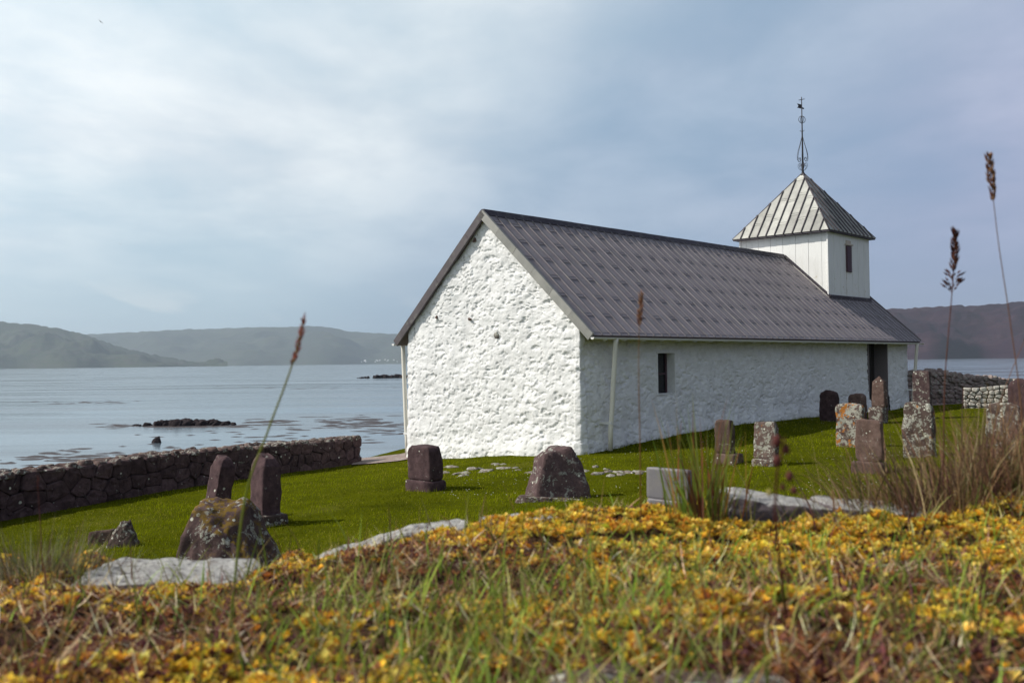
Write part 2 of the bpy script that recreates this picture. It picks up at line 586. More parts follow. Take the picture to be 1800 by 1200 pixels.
M['board'] = m_paint('white_board', (0.80, 0.80, 0.78), rust=True)
M['white_metal'] = m_paint('white_gutter', (0.72, 0.72, 0.70), amt=0.5)
M['cream_metal'] = m_paint('cream_pipe', (0.74, 0.71, 0.62), amt=0.6)
M['shutter'] = m_paint('shutter_paint', (0.075, 0.035, 0.045), dirt=(0.05, 0.03, 0.03))
M['lintel'] = m_paint('lintel_paint', (0.55, 0.48, 0.40), dirt=(0.3, 0.16, 0.08), amt=0.8)
M['door'] = m_paint('tarred_door', (0.018, 0.014, 0.012), dirt=(0.03, 0.022, 0.018))
M['iron'] = m_paint('wrought_iron', (0.018, 0.015, 0.02), dirt=(0.05, 0.03, 0.025))
M['jamb'] = m_paint('jamb_shade', (0.20, 0.17, 0.175), dirt=(0.12, 0.09, 0.09))  # deep shade of the doorway recess put into the jamb colour
M['fascia'] = m_paint('fascia_wood', (0.10, 0.07, 0.07), dirt=(0.06, 0.04, 0.04))


def m_glass():
    t = NT('old_glass')
    t.p.inputs['IOR'].default_value = 1.5
    return t.done((0.012, 0.012, 0.016), 0.08, t.bump(t.noise(6, 2), 0.05, 0.01))


M['glass'] = m_glass()


def m_tint(name, rough=0.9, trans=0.35, spec=0.0):
    """plant material, colour per blade from the mesh"""
    t = NT(name)
    a = t.n('ShaderNodeAttribute', attribute_name='tint')
    t.set(t.p.inputs['Base Color'], a.outputs['Color'])
    t.p.inputs['Roughness'].default_value = rough
    t.p.inputs['Specular IOR Level'].default_value = spec
    tr = t.n('ShaderNodeBsdfTranslucent')
    t.l(a.outputs['Color'], tr.inputs['Color'])
    ms = t.n('ShaderNodeMixShader')
    ms.inputs[0].default_value = trans
    t.l(t.p.outputs[0], ms.inputs[1])
    t.l(tr.outputs[0], ms.inputs[2])
    t.l(ms.outputs[0], t.out.inputs['Surface'])
    return t.m


M['plant'] = m_tint('plant')
M['moss'] = m_tint('moss', 0.95, 0.4, 0.0)


def m_ground():
    t = NT('turf')
    c = t.ramp(t.noise(0.8, 5, 0.6), [(0.3, (0.058, 0.066, 0.003)), (0.7, (0.105, 0.115, 0.004))])
    c = t.mix(t.ramp(t.noise(9, 6, 0.7), [(0.35, 0.0), (0.75, 0.7)]), c, (0.035, 0.046, 0.006))
    c = t.mix(t.ramp(t.noise(0.33, 3, 0.6, t.map(loc=(4, 2, 0))), [(0.62, 0.0), (0.74, 0.5)]), c, (0.12, 0.115, 0.025))
    return t.done(c, 0.95, t.bump(t.noise(60, 5, 0.7), 0.6, 0.04), spec=0.0)


M['turf'] = m_ground()


def m_soil():
    t = NT('soil')
    c = t.ramp(t.noise(40, 6, 0.7), [(0.3, (0.03, 0.016, 0.012)), (0.7, (0.095, 0.055, 0.03))])
    return t.done(c, 0.95, t.bump(t.noise(90, 5, 0.7), 0.8, 0.02), spec=0.1)


M['soil'] = m_soil()


def m_sea():
    t = NT('sea_water')
    g = t.n('ShaderNodeNewGeometry')
    v = t.map((0.35, 1.0, 1.0), src=g.outputs['Position'])
    w1 = t.noise(0.5, 5, 0.6, v)
    w2 = t.noise(0.035, 4, 0.6, v)
    cal = t.ramp(t.noise(0.006, 4, 0.55, t.map((0.25, 1, 1), src=g.outputs['Position'])), [(0.40, 0.35), (0.62, 1.0)])
    lane = t.ramp(t.noise(1.0, 5, 0.6, t.map((0.008, 0.07, 1), src=g.outputs['Position'])), [(0.38, 0.0), (0.62, 1.0)])
    h = t.math('ADD', t.math('MULTIPLY', w1, t.math('MULTIPLY', t.math('ADD', t.math('MULTIPLY', lane, 1.2), 0.25), 0.13)), t.math('MULTIPLY', w2, 0.25))
    rg = t.ramp(lane, [(0.0, 0.07), (1.0, 0.24)])
    t.p.inputs['IOR'].default_value = 1.33
    return t.done((0.12, 0.155, 0.185), rg, t.bump(h, 0.30, 1.0))


M['sea'] = m_sea()


def m_hill(name, c0, c1, scale=0.004, crag=(0.07, 0.06, 0.06)):
    t = NT(name)
    g = t.n('ShaderNodeNewGeometry')
    v = t.map((1, 1, 2.5), src=g.outputs['Position'])
    c = t.ramp(t.noise(scale, 8, 0.62, v), [(0.35, c0), (0.65, c1)])
    k = t.ramp(t.noise(scale * 4, 6, 0.7, t.map((1, 1, 8), src=g.outputs['Position'])), [(0.50, 0.0), (0.62, 0.85)])
    return t.done(t.mix(k, c, crag), 0.95, spec=0.05)


M['hill_near'] = m_hill('heath_dark', (0.022, 0.009, 0.020), (0.048, 0.024, 0.032), 0.006, (0.016, 0.008, 0.016))
M['hill_far'] = m_hill('heath_green', (0.030, 0.040, 0.026), (0.062, 0.072, 0.042), 0.003)

# ------------------------------------------------------------------ ground and sea
ANG = math.atan2(1605.0, F)                 # church axis, to the right of the viewing direction
AX = np.array([math.sin(ANG), math.cos(ANG)])    # along the church, away from us
NX = np.array([math.cos(ANG), -math.sin(ANG)])   # across it, towards the shaded side
RZ = math.atan2(NX[1], NX[0])
CH0 = np.array([-0.82, 27.27])              # ridge at the near verge


def plan(n, a):
    return CH0 + NX * n + AX * a


ctrl = [(-3.6, 30.1, -3.0), (1.8, 24.9, -2.46), (4.3, 27.4, -2.2), (7, 29.6, -2.08), (10.5, 33.3, -2.05), (17, 40, -2.12),
        (8.6, 27.2, -2.27), (4.6, 23, -2.42), (12, 30.5, -2.2), (-5.6, 29.6, -3.12), (-9.8, 18.2, -2.93), (-4, 16, -2.7), (0.8, 17, -2.5),
        (-1.8, 20, -2.66), (-6.5, 15, -2.82), (2.4, 14.5, -2.35), (6, 20, -2.34), (8, 16, -2.2), (12, 20, -2.12), (15, 28, -2.12),
        (20, 36, -2.0), (0, 8, -2.6), (-10, 9, -2.95), (10, 8, -2.2), (20, 12, -2.0), (30, 30, -1.9), (-12, 12, -3.0), (-1, 34, -2.9),
        (4, 40, -2.6), (12, 46, -2.4), (24, 44, -2.1), (-3, 25, -2.82), (-0.8, 27.2, -2.72), (-6, 22, -2.85)]
cxy = np.array([c[:2] for c in ctrl])
cz_ = np.array([c[2] for c in ctrl])
Amat = np.c_[cxy, np.ones(len(cxy))]
coef, *_ = np.linalg.lstsq(Amat, cz_, rcond=None)
resid = cz_ - Amat @ coef
Ker = np.exp(-((cxy[:, None] - cxy[None]) ** 2).sum(-1) / (2 * 3.2 ** 2))
wk = np.linalg.solve(Ker + 0.12 * np.eye(len(cxy)), resid)

SW = [np.array(p) for p in ((-4.75, 29.5), (-9.85, 18.2), (-13.6, 10.5), (-16.8, 3.5))]   # inner foot of the sea wall


def shore_dist(x, y):
    """signed distance outside the yard: > 0 beyond the sea wall or behind the church"""
    x = np.asarray(x, float)
    y = np.asarray(y, float)
    d = np.full(x.shape, -1e9)
    line = [((-4.75, 29.5), (-9.85, 18.2)), ((-9.85, 18.2), (-13.6, 10.5)), ((-13.6, 10.5), (-16.8, 3.5)), ]
    for (x0, y0), (x1, y1) in line:
        tx, ty = x1 - x0, y1 - y0
        L = math.hypot(tx, ty)
        d = np.maximum(d, ((x - x0) * ty - (y - y0) * tx) / L * 1.0)
    # far side: parallel to the church, a few metres behind it
    b = ((x - CH0[0]) * NX[0] + (y - CH0[1]) * NX[1])
    d2 = -b - 6.0
    d3 = ((x - CH0[0]) * AX[0] + (y - CH0[1]) * AX[1]) - 31.0
    return np.maximum(np.maximum(d, d2), d3)


def gh(x, y):
    """ground height (world z)"""
    x = np.asarray(x, float)
    y = np.asarray(y, float)
    base = coef[0] * x + coef[1] * y + coef[2]
    k = 0
    for (cx, cy), w in zip(cxy, wk):
        k = k + w * np.exp(-((x - cx) ** 2 + (y - cy) ** 2) / (2 * 3.2 ** 2))
    z = np.clip(base, -3.4, -1.5) + k
    z = z + 0.025 * fbm2(x * 0.6, y * 0.6, 3, 5)
    s = shore_dist(x, y)
    drop = sstep(0.9, 9.0, s) * 4.6
    # land behind the photographer lies higher than the yard
    rise = sstep(2.0, 0.3, y) * sstep(6, 3, np.abs(s) * 0 + 0) if False else 0
    return CZ + z - drop + rise


LX, LY, LSP = -24.0, -4.0, 0.25
lk = gh(*np.meshgrid(LX + LSP * np.arange(270), LY + LSP * np.arange(270)))


def ghs(x, y):
    """quick single look-up of the ground height"""
    fx, fy = min(max((x - LX) / LSP, 0), 267.9), min(max((y - LY) / LSP, 0), 267.9)
    i, j = int(fx), int(fy)
    u, v = fx - i, fy - j
    return float((lk[j, i] * (1 - u) + lk[j, i + 1] * u) * (1 - v) + (lk[j + 1, i] * (1 - u) + lk[j + 1, i + 1] * u) * v)


def ground_hit(x, y):
    d = ray(x, y)
    Y = 15.0
    for _ in range(60):
        g = ghs(d[0] * Y, Y)
        Yn = (g - CZ) / d[2]
        Y = 0.5 * Y + 0.5 * min(max(Yn, 3), 90)
    return np.array([d[0] * Y, Y, ghs(d[0] * Y, Y)])


gx = np.concatenate([np.linspace(-90, -22, 24), np.linspace(-21.5, 34, 223), np.linspace(36, 110, 26)])
gy = np.concatenate([np.linspace(-60, -4, 20), np.linspace(-3, 58, 245), np.linspace(60, 120, 20)])
GX, GY = np.meshgrid(gx, gy)
GZ = gh(GX, GY)
V = np.stack([GX, GY, GZ], -1).reshape(-1, 3)
nx_, ny_ = len(gx), len(gy)
ii = (np.arange(ny_ - 1)[:, None] * nx_ + np.arange(nx_ - 1)[None]).ravel()
Fq = np.stack([ii, ii + 1, ii + nx_ + 1, ii + nx_], -1)
tag(link('ground', mesh_np('ground', V, Fq, True), M['turf']), 'mown green churchyard turf sloping down towards the sea', kind='structure')

# sea: a disc of rings reaching the horizon
rings = np.concatenate([[0.01], np.geomspace(20, 15000, 40)])
th = np.linspace(0, 2 * math.pi, 96, endpoint=False)
V = np.stack([np.outer(rings, np.cos(th)), np.outer(rings, np.sin(th)), np.zeros((len(rings), 96))], -1).reshape(-1, 3)
Fq = []
for i in range(len(rings) - 1):
    for k in range(96):
        Fq.append((i * 96 + k, (i + 1) * 96 + k, (i + 1) * 96 + (k + 1) % 96, i * 96 + (k + 1) % 96))
tag(link('sea', mesh_np('sea', V, np.array(Fq), True), M['sea']), 'calm pale blue sea inlet', kind='structure')


def hill(name, label, prof, D, depth, mat, seed, rough=0.05):
    """prof: (pixel x, pixel y) of the skyline; D metres to its shore, depth metres from shore to crest"""
    pxs = np.array([p[0] for p in prof], float)
    pys = np.array([p[1] for p in prof], float)
    n = 260
    xs = np.linspace(pxs[0], pxs[-1], n)
    ys = np.interp(xs, pxs, pys)
    rows = 46
    vv = np.concatenate([np.linspace(0, 1, 34), np.linspace(1.06, 2.0, rows - 34)])
    verts = np.zeros((rows, n, 3))
    for j, x in enumerate(xs):
        d = ray(x, ys[j])
        Yc = (D + depth)
        crest = max(CZ + d[2] * Yc, 1.0)
        ux = d[0]
        shore = D * (1 + 0.03 * math.sin(x * 0.013 + seed) + 0.02 * math.sin(x * 0.041))
        for i, v in enumerate(vv):
            Y = shore + (Yc - shore) * v
            if v <= 1:
                z = crest * (0.10 * min(1, v * 12) + 0.90 * (v ** 0.9 if v < 1 else 1))
            else:
                z = crest * (1 - 0.35 * (v - 1))
            verts[i, j] = (ux * Y, Y, z if i else -2.0)
    P = verts.reshape(-1, 3)
    nz = fbm(P / np.array([depth * 0.28, depth * 0.28, 1e9]), 6, seed, 0.55).reshape(rows, n)
    amp = np.array([math.sin(math.pi * min(v, 1)) for v in vv])[:, None]
    hmax = verts[..., 2].max()
    verts[..., 2] += nz * amp * hmax * rough * 2.2
    tiny = fbm(P / np.array([depth * 0.03, depth * 0.03, 1e9]), 4, seed + 9).reshape(rows, n)
    verts[..., 2] += tiny * hmax * 0.018 * (vv > 0.05)[:, None]
    ii = (np.arange(rows - 1)[:, None] * n + np.arange(n - 1)[None]).ravel()
    Fq = np.stack([ii, ii + 1, ii + n + 1, ii + n], -1)
    return tag(link(name, mesh_np(name, verts.reshape(-1, 3), Fq, True), mat), label, kind='structure')


hill('hill', 'hazy headland at the left edge beyond the water',
     [(-700, 600), (-400, 570), (-150, 556), (0, 566), (50, 570), (100, 577), (150, 589), (200, 606), (260, 622), (330, 634), (400, 640)], 5200, 900, M['hill_far'], 3, 0.085)
hill('hill', 'long flat hazy hill across the water',
     [(-500, 600), (60, 598), (150, 588), (300, 580), (420, 576), (560, 573), (590, 577), (615, 583), (700, 587), (850, 592), (1100, 600), (1300, 610), (1500, 626)], 8200, 1500, M['hill_far'], 11, 0.08)
hill('hill', 'dark heather hillside right of the bell tower',
     [(1180, 600), (1330, 572), (1450, 551), (1560, 543), (1640, 539), (1700, 537), (1760, 533), (1800, 530), (2000, 522), (2300, 530), (2700, 560)], 2600, 500, M['hill_near'], 23, 0.085)

# ------------------------------------------------------------------ stones
def rock_mesh(name, w, t, h, k=7.0, cuts=12, seed=0, rough=0.03, taper=(1, 1), lean=(0, 0), arch=0.0, facet=0.0, sink=0.06, freq=3.0, notch=None):
    """rounded, weathered block w x t x h, standing on z=0"""
    bm = bmesh.new()
    bmesh.ops.create_cube(bm, size=2.0)
    bmesh.ops.subdivide_edges(bm, edges=bm.edges[:], cuts=cuts, use_grid_fill=True)
    P = np.array([v.co[:] for v in bm.verts])
    r = (np.abs(P) ** k).sum(1) ** (1 / k)
    P = P / r[:, None]
    zz = (P[:, 2] + 1) / 2
    s = np.stack([1 + (taper[0] - 1) * zz, 1 + (taper[1] - 1) * zz], -1)
    Q = np.stack([P[:, 0] * s[:, 0] * w / 2, P[:, 1] * s[:, 1] * t / 2, zz * h], -1)
    if arch:
        Q[:, 2] -= arch * h * (P[:, 0] ** 2) * zz ** 2
    if facet:
        rr = np.random.default_rng(seed + 99)
        c = np.array([0, 0, h * 0.45])
        for _ in range(12):
            nrm = rr.normal(size=3)
            nrm[2] = abs(nrm[2]) * 0.7
            nrm /= np.linalg.norm(nrm)
            ext = ((Q - c) @ nrm)
            lim = ext.max() * (1 - facet * rr.uniform(0.3, 1.0))
            over = np.clip(ext - lim, 0, None)
            Q -= over[:, None] * nrm[None] * 0.92
    sc = max(w, t, h)
    nrm = P / np.linalg.norm(P, axis=1)[:, None]
    d = fbm(Q / sc * freq + seed * 3.7, 5, seed, 0.55)
    d2 = fbm(Q / sc * freq * 4 + seed, 3, seed + 5, 0.6)
    Q = Q + nrm * (d * rough * sc + d2 * rough * 0.28 * sc)[:, None]
    Q[:, 0] += lean[0] * zz * h
    Q[:, 1] += lean[1] * zz * h
    Q[:, 2] -= sink
    for v, q in zip(bm.verts, Q):
        v.co = q
    for f in bm.faces:
        f.smooth = True
    me = bpy.data.meshes.new(name)
    bm.to_mesh(me)
    bm.free()
    return me


def hull_mesh(name, pts, seed, rough=0.02, cuts=9, freq=3.0):
    """craggy stone from the hull of a few corner points, edges worn"""
    bm = bmesh.new()
    for p in pts:
        bm.verts.new(p)
    bmesh.ops.convex_hull(bm, input=bm.verts[:])
    for v in [v for v in bm.verts if not v.link_faces]:
        bm.verts.remove(v)
    bmesh.ops.triangulate(bm, faces=bm.faces[:])
    bmesh.ops.subdivide_edges(bm, edges=bm.edges[:], cuts=cuts, use_grid_fill=True)
    bmesh.ops.smooth_vert(bm, verts=bm.verts[:], factor=0.18, use_axis_x=True, use_axis_y=True, use_axis_z=True)
    bm.normal_update()
    Q = np.array([v.co[:] for v in bm.verts])
    Nn = np.array([v.normal[:] for v in bm.verts])
    sc = np.ptp(Q, axis=0).max()
    d = fbm(Q / sc * freq * 2.2 * np.array([1, 1, 0.7]) + seed, 5, seed, 0.62)
    ridged = 0.5 - np.abs(fbm(Q / sc * freq * 1.7 * np.array([1.4, 1.4, 0.5]) + seed * 2, 3, seed + 7, 0.6))
    Q = Q + Nn * ((d * 0.7 + ridged * 0.6) * rough * sc)[:, None]
    for v, q in zip(bm.verts, Q):
        v.co = q
    for f in bm.faces:
        f.smooth = True
    me = bpy.data.meshes.new(name)
    bm.to_mesh(me)
    bm.free()
    return me


def clip_poly(poly, n, d):
    """keep the side n.p <= d"""
    out = []
    for i in range(len(poly)):
        a, b = poly[i], poly[(i + 1) % len(poly)]
        da, db = a @ n - d, b @ n - d
        if da <= 0:
            out.append(a)
        if (da < 0 < db) or (db < 0 < da):
            out.append(a + (b - a) * (da / (da - db)))
    return out


def voronoi_cells(L, H, cw, ch, seed, shear=0.0):
    """irregular fitted cells over a L x H rectangle"""
    r = random.Random(seed)
    pts = []
    rows = max(1, round(H / ch))
    for j in range(rows):
        x = r.uniform(-0.5, 0.2) * cw
        while x < L + cw * 0.5:
            stepw = cw * r.uniform(0.6, 1.5)
            pts.append(np.array([x + stepw / 2, (j + 0.5 + r.uniform(-0.32, 0.32)) * H / rows]))
            x += stepw
    met = np.array([1.0, (cw / ch) * 0.8])
    S = [p * met + np.array([shear * p[1], 0]) for p in pts]
    cells = []
    arr = np.array(S)
    for i, s in enumerate(S):
        rect = [np.array(q, float) * met + np.array([shear * q[1], 0]) for q in ((0, 0), (L, 0), (L, H), (0, H))]
        d2 = ((arr - s) ** 2).sum(1)
        for jn in np.argsort(d2)[1:14]:
            o = arr[jn]
            nn = o - s
            rect = clip_poly(rect, nn, nn @ (o + s) / 2)
            if len(rect) < 3:
                break
        if len(rect) >= 3:
            pl = [(q - np.array([shear * (q[1] / met[1]), 0])) / met for q in rect]
            # drop slivers of edges
            q2 = [pl[k] for k in range(len(pl)) if np.linalg.norm(pl[k] - pl[k - 1]) > 0.02]
            if len(q2) >= 3:
                cells.append(q2)
    return cells


def cell_stone(poly, gap, depth, proud, seed):
    """one fitted stone: outline in (s,z), front at +proud, chamfered and uneven; returns verts (s, out, z), faces"""
    r = random.Random(seed)
    c = sum(poly) / len(poly)
    size = max(np.linalg.norm(p - c) for p in poly)
    # round the outline by cutting corners
    out = []
    n = len(poly)
    for i in range(n):
        a, b = poly[i], poly[(i + 1) % n]
        out += [a + (b - a) * 0.13, a + (b - a) * 0.87]
    n = len(out)
    vs, fs = [], []
    tilt = np.array([r.uniform(-0.16, 0.16), r.uniform(-0.16, 0.16)])

    def ring(shrink, o, jit):
        for p in out:
            d = p - c
            L = np.linalg.norm(d) + 1e-6
            q = c + d / L * max(L * shrink - gap, 0.01)
            q = q + np.array([r.uniform(-1, 1), r.uniform(-1, 1)]) * jit
            vs.append((q[0], o + (tilt @ (q - c)) + r.uniform(-1, 1) * jit, q[1]))
    ring(1.0, -depth, 0)
    ring(1.0, proud - 0.10 * size, 0.005)
    ring(0.93, proud - 0.025 * size, 0.010)
    ring(0.5, proud, 0.020)
    for k in range(3):
        for i in range(n):
            j = (i + 1) % n
            fs.append((k * n + i, k * n + j, (k + 1) * n + j, (k + 1) * n + i))
    fs.append(tuple(3 * n + i for i in range(n)))
    return vs, fs


def wall_from_cells(parent, A, B, zbase, ztop, cw, ch, mat, seed, depth=0.3, gap=0.012, flip=1, shear=0.0, name='stone', proud=(0.0, 0.05), smooth=True):
    """fitted stones on a vertical face from A to B (plan points); outward is to the right of A->B times flip"""
    A, B = np.array(A, float), np.array(B, float)
    L = np.linalg.norm(B - A)
    T = (B - A) / L
    O = np.array([T[1], -T[0]]) * flip
    H = 1.0
    hh = np.mean([float(ztop(*(A + T * s))) - float(zbase(*(A + T * s))) for s in np.linspace(0, L, 7)])
    r = random.Random(seed)
    for i, poly in enumerate(voronoi_cells(L, hh, cw, ch, seed, shear)):
        vs, fs = cell_stone(poly, gap, depth, r.uniform(*proud), seed * 1000 + i)
        W = []
        for (s, o, z) in vs:
            pl = A + T * s + O * o
            z0, z1 = float(zbase(*(A + T * s))), float(ztop(*(A + T * s)))
            W.append((pl[0], pl[1], z0 + (z / hh) * (z1 - z0)))
        cen = np.mean(np.array(W), 0)
        m = MB().add([tuple(np.array(p) - cen) for p in W], fs)
        if flip < 0:
            m.f = [tuple(reversed(q)) for q in m.f]
        o = m.build(name, mat, parent, smooth)
        o.location = Vector(cen) - parent.location

# ------------------------------------------------------------------ the church
BZ = 3.0                                             # world height of the church's local zero
church = empty('church', (CH0[0], CH0[1], BZ), RZ)   # local x across (shaded side +), y along, z up
tag(church, 'whitewashed stone church with grey metal roof and white bell tower', 'church')
EV, ZE, ZR = 4.0, 3.68, 7.33                        # eave half width, eave height, ridge height
HW = 3.5                                             # wall half width at the top
LEN = 22.2
SL = (ZR - ZE) / EV
A0, A1 = 0.12, LEN - 0.25                            # gable faces


def stones2(s, z, seed):
    """lumpy rubble under limewash: cellular relief from irregular stones"""
    out = 0
    for (cw, ch, amp, sd) in ((0.46, 0.30, 1.0, 1), (0.21, 0.15, 0.55, 2)):
        gx_, gz_ = s / cw, z / ch
        gx_ = gx_ + 0.35 * vnoise(np.stack([s * 1.1, z * 1.1, np.zeros_like(s)], -1), seed + sd)
        ix, iz = np.floor(gx_), np.floor(gz_)
        d1 = np.full(s.shape, 9.0)
        d2 = np.full(s.shape, 9.0)
        cid = np.zeros(s.shape)
        for dx in (-1, 0, 1):
            for dz in (-1, 0, 1):
                jx, jz = ix + dx, iz + dz
                a = hash3(jx, jz, np.zeros_like(jx), seed + sd)
                b = hash3(jx, jz, np.ones_like(jx), seed + sd)
                c = hash3(jx, jz, np.ones_like(jx) * 2, seed + sd)
                d = np.hypot(gx_ - jx - 0.5 - (a - 0.5) * 0.9, gz_ - jz - 0.5 - (b - 0.5) * 0.9)
                near = d < d1
                d2 = np.where(near, d1, np.minimum(d2, d))
                cid = np.where(near, c, cid)
                d1 = np.where(near, d, d1)
        edge = sstep(-0.05, 0.55, d2 - d1)
        out = out + amp * ((cid - 0.5) * 0.026 * edge + (edge - 1) * 0.015)
    return out


def wall_relief(s, z, seed):
    P = np.stack([s, z, np.zeros_like(s)], -1)
    rel = stones2(s, z, seed) * (0.18 + 0.85 * sstep(-0.1, 0.6, fbm(P * 0.7, 2, seed + 40)))
    rel = rel + 0.034 * fbm(P * 1.1, 3, seed + 3) + 0.008 * fbm(P * np.array([5, 7, 1]), 4, seed + 4, 0.6) - 0.028 * sstep(0.50, 0.66, fbm(P * np.array([4.0, 6.5, 1]), 3, seed + 60)) - 0.024 * sstep(0.50, 0.64, fbm(P * np.array([9, 14, 1]), 2, seed + 64))
    return rel


def lground(n, a):
    p = CH0[:, None] + NX[:, None] * np.ravel(n)[None] + AX[:, None] * np.ravel(a)[None]
    return (gh(p[0], p[1]) - BZ).reshape(np.shape(n))


WIN = (3.55, 4.42, 2.02, 3.22)       # window opening a0 a1 z0 z1
DOOR = (17.95, 19.75, 0.85, 3.62)    # doorway
STEP = 0.026


def perimeter_point(s, batter):
    """outline of the walls at a given outward offset; s runs left gable corner -> right corner -> along the side -> far corner"""
    w = 2 * HW
    L2 = A1 - A0
    n = np.where(s < w, -HW + s, HW)
    a = np.where(s < w, A0, A0 + (s - w))
    back = s > w + L2
    n = np.where(back, HW - (s - w - L2), n)
    a = np.where(back, A1, a)
    # outward direction, blended over the corners
    r = 0.16
    g = np.stack([np.zeros_like(s), -np.ones_like(s)], -1)
    e = np.stack([np.ones_like(s), np.zeros_like(s)], -1)
    b = np.stack([np.zeros_like(s), np.ones_like(s)], -1)
    lft = np.stack([-np.ones_like(s), np.zeros_like(s)], -1)
    k1 = sstep(w - r, w + r, s)[:, None]
    k2 = sstep(w + L2 - r, w + L2 + r, s)[:, None]
    k0 = sstep(r, 0, s)[:, None] * 0.5
    o = g * (1 - k1) + e * k1
    o = o * (1 - k2) + b * k2
    o = o * (1 - k0) + lft * k0
    return n, a, o


sv = np.arange(0, 2 * HW + (A1 - A0) + 2 * HW + STEP, STEP)
ZW = 4.05
zv = np.linspace(0, 1, 150)
n_, a_, o_ = perimeter_point(sv, 0)
zg = np.minimum(lground(n_, a_), 1.6) - 0.25
S2, T2 = np.meshgrid(sv, zv)
Z2 = zg[None] + (ZW - zg[None]) * T2
hgt = Z2 - zg[None] - 0.25
bat = 0.03 * np.clip(ZW - Z2, 0, 4) + 0.16 * sstep(0.55, 0.0, hgt) * (0.6 + 0.5 * vnoise(np.stack([S2 * 2, hgt * 0, hgt * 0], -1), 77))
rel = wall_relief(S2, Z2, 31)
off = bat + rel
corner = np.abs(S2 - 2 * HW) < 0.16
off = off + corner * 0.02
VX = n_[None] + o_[None, :, 0] * off
VY = a_[None] + o_[None, :, 1] * off
V = np.stack([VX, VY, Z2], -1).reshape(-1, 3)
ns = len(sv)
I, J = np.meshgrid(np.arange(len(zv) - 1), np.arange(ns - 1), indexing='ij')
ac = a_[J]
zc_ = 0.5 * (Z2[I, J] + Z2[I + 1, J])
on_side = (sv[J] > 2 * HW) & (sv[J] < 2 * HW + A1 - A0)
hole = on_side & (((ac > WIN[0]) & (ac < WIN[1]) & (zc_ > WIN[2]) & (zc_ < WIN[3])) | ((ac > DOOR[0]) & (ac < DOOR[1]) & (zc_ > DOOR[2] - 1.5) & (zc_ < DOOR[3])))
ids = (I * ns + J)[~hole].ravel()
F1 = np.stack([ids, ids + 1, ids + ns + 1, ids + ns], -1)
# gable above the eaves
wsel = sv <= 2 * HW + 1e-6
sg = sv[wsel]
rows = 125
tv = np.linspace(0, 1, rows)
ng = -HW + sg
ztop = np.maximum(ZR - 0.16 - np.abs(ng) * SL, ZW - 0.02)
Sg, Tg = np.meshgrid(sg, tv)
Zg = ZW + (ztop[None] - ZW) * Tg
offg = wall_relief(Sg, Zg, 31) * sstep(0, 0.05, Sg * 0 + 1)
Vg = np.stack([-HW + Sg, A0 - offg, Zg], -1).reshape(-1, 3)
ng_ = len(sg)
ig = (np.arange(rows - 1)[:, None] * ng_ + np.arange(ng_ - 1)[None]).ravel()
F2 = np.stack([ig, ig + 1, ig + ng_ + 1, ig + ng_], -1) + len(V)
wall = link('wall', mesh_np('church_wall', np.concatenate([V, Vg]), np.concatenate([F1, F2]), True), M['limewash'], church)
tag(wall, 'uneven whitewashed rubble walls')
# hidden sides: plain backing for the sea side and far gable
mb = MB()
mb.box(-HW - 0.03, -HW + 0.25, A0 + 0.12, A1 - 0.05, -0.6, ZW - 0.1)
mb.add([(-HW, A1 - 0.02, ZW - 0.05), (HW, A1 - 0.02, ZW - 0.05), (0, A1 - 0.02, ZR - 0.25)], [(0, 2, 1)])
mb.build('sea_side_wall', M['limewash'], church)

# bare stones where the limewash has fallen off
for i, (x, y, w, h) in enumerate(((834, 421, 0.17, 0.13), (826, 560, 0.17, 0.09), (873, 588, 0.26, 0.20), (768, 557, 0.11, 0.12))):
    d = ray(x, y)
    # intersect with the gable plane
    nrm = np.array([AX[0], AX[1]])
    p0 = CH0 + AX * A0
    Y = (p0 @ nrm) / (d[0] * nrm[0] + nrm[1])
    P = np.array([d[0] * Y, Y])
    ln = (P - CH0) @ NX
    lz = CZ + d[2] * Y - BZ
    me = rock_mesh('bare_stone', w, 0.07, h, 3.5, 9, 200 + i, 0.11, facet=0.45, sink=h / 2, freq=4)
    o = link('bare_stone', me, M['basalt_brown'] if i != 2 else M['basalt_pale'], church)
    o.location = (ln, A0 - 0.005, lz)
    tag(o, 'brown stone showing through the whitewash')


def reveal(x0, x1, a0, a1, z0, z1, name, mat, th=0.04, splay=0.0):
    m = MB()
    m.hexa([(x0, a0 - th, z0), (x1, a0 - th, z0), (x1, a0, z0), (x0, a0 + splay * 0, z0)], [(x0, a0 - th, z1), (x1, a0 - th, z1), (x1, a0, z1), (x0, a0, z1)])
    m.hexa([(x0, a1 - splay, z0), (x1, a1, z0), (x1, a1 + th, z0), (x0, a1 + th, z0)], [(x0, a1 - splay, z1), (x1, a1, z1), (x1, a1 + th, z1), (x0, a1 + th, z1)])
    m.box(x0, x1, a0 - th, a1 + th, z1, z1 + th)
    m.box(x0, x1, a0 - th, a1 + th, z0 - th, z0)
    return m.build(name, mat, church)


wx = HW + 0.03
win = reveal(wx - 0.32, wx + 0.02, WIN[0] + 0.01, WIN[1] - 0.01, WIN[2] + 0.01, WIN[3] - 0.02, 'window', M['limewash'])
tag(win, 'deep whitewashed window recess')
MB().box(wx - 0.31, wx - 0.29, WIN[0] + 0.02, WIN[1] - 0.02, WIN[2] + 0.03, WIN[3] - 0.03).build('pane', M['glass'], win)
fr = MB()
fr.box(wx - 0.285, wx - 0.25, WIN[0] + 0.02, WIN[0] + 0.09, WIN[2] + 0.02, WIN[3] - 0.03)
fr.box(wx - 0.285, wx - 0.25, WIN[1] - 0.09, WIN[1] - 0.02, WIN[2] + 0.02, WIN[3] - 0.03)
fr.box(wx - 0.283, wx - 0.255, WIN[0] + 0.09, WIN[1] - 0.09, WIN[2] + 0.55, WIN[2] + 0.60)
fr.build('frame', M['shutter'], win)
dz0 = float(lground(np.array([HW]), np.array([18.8]))[0])
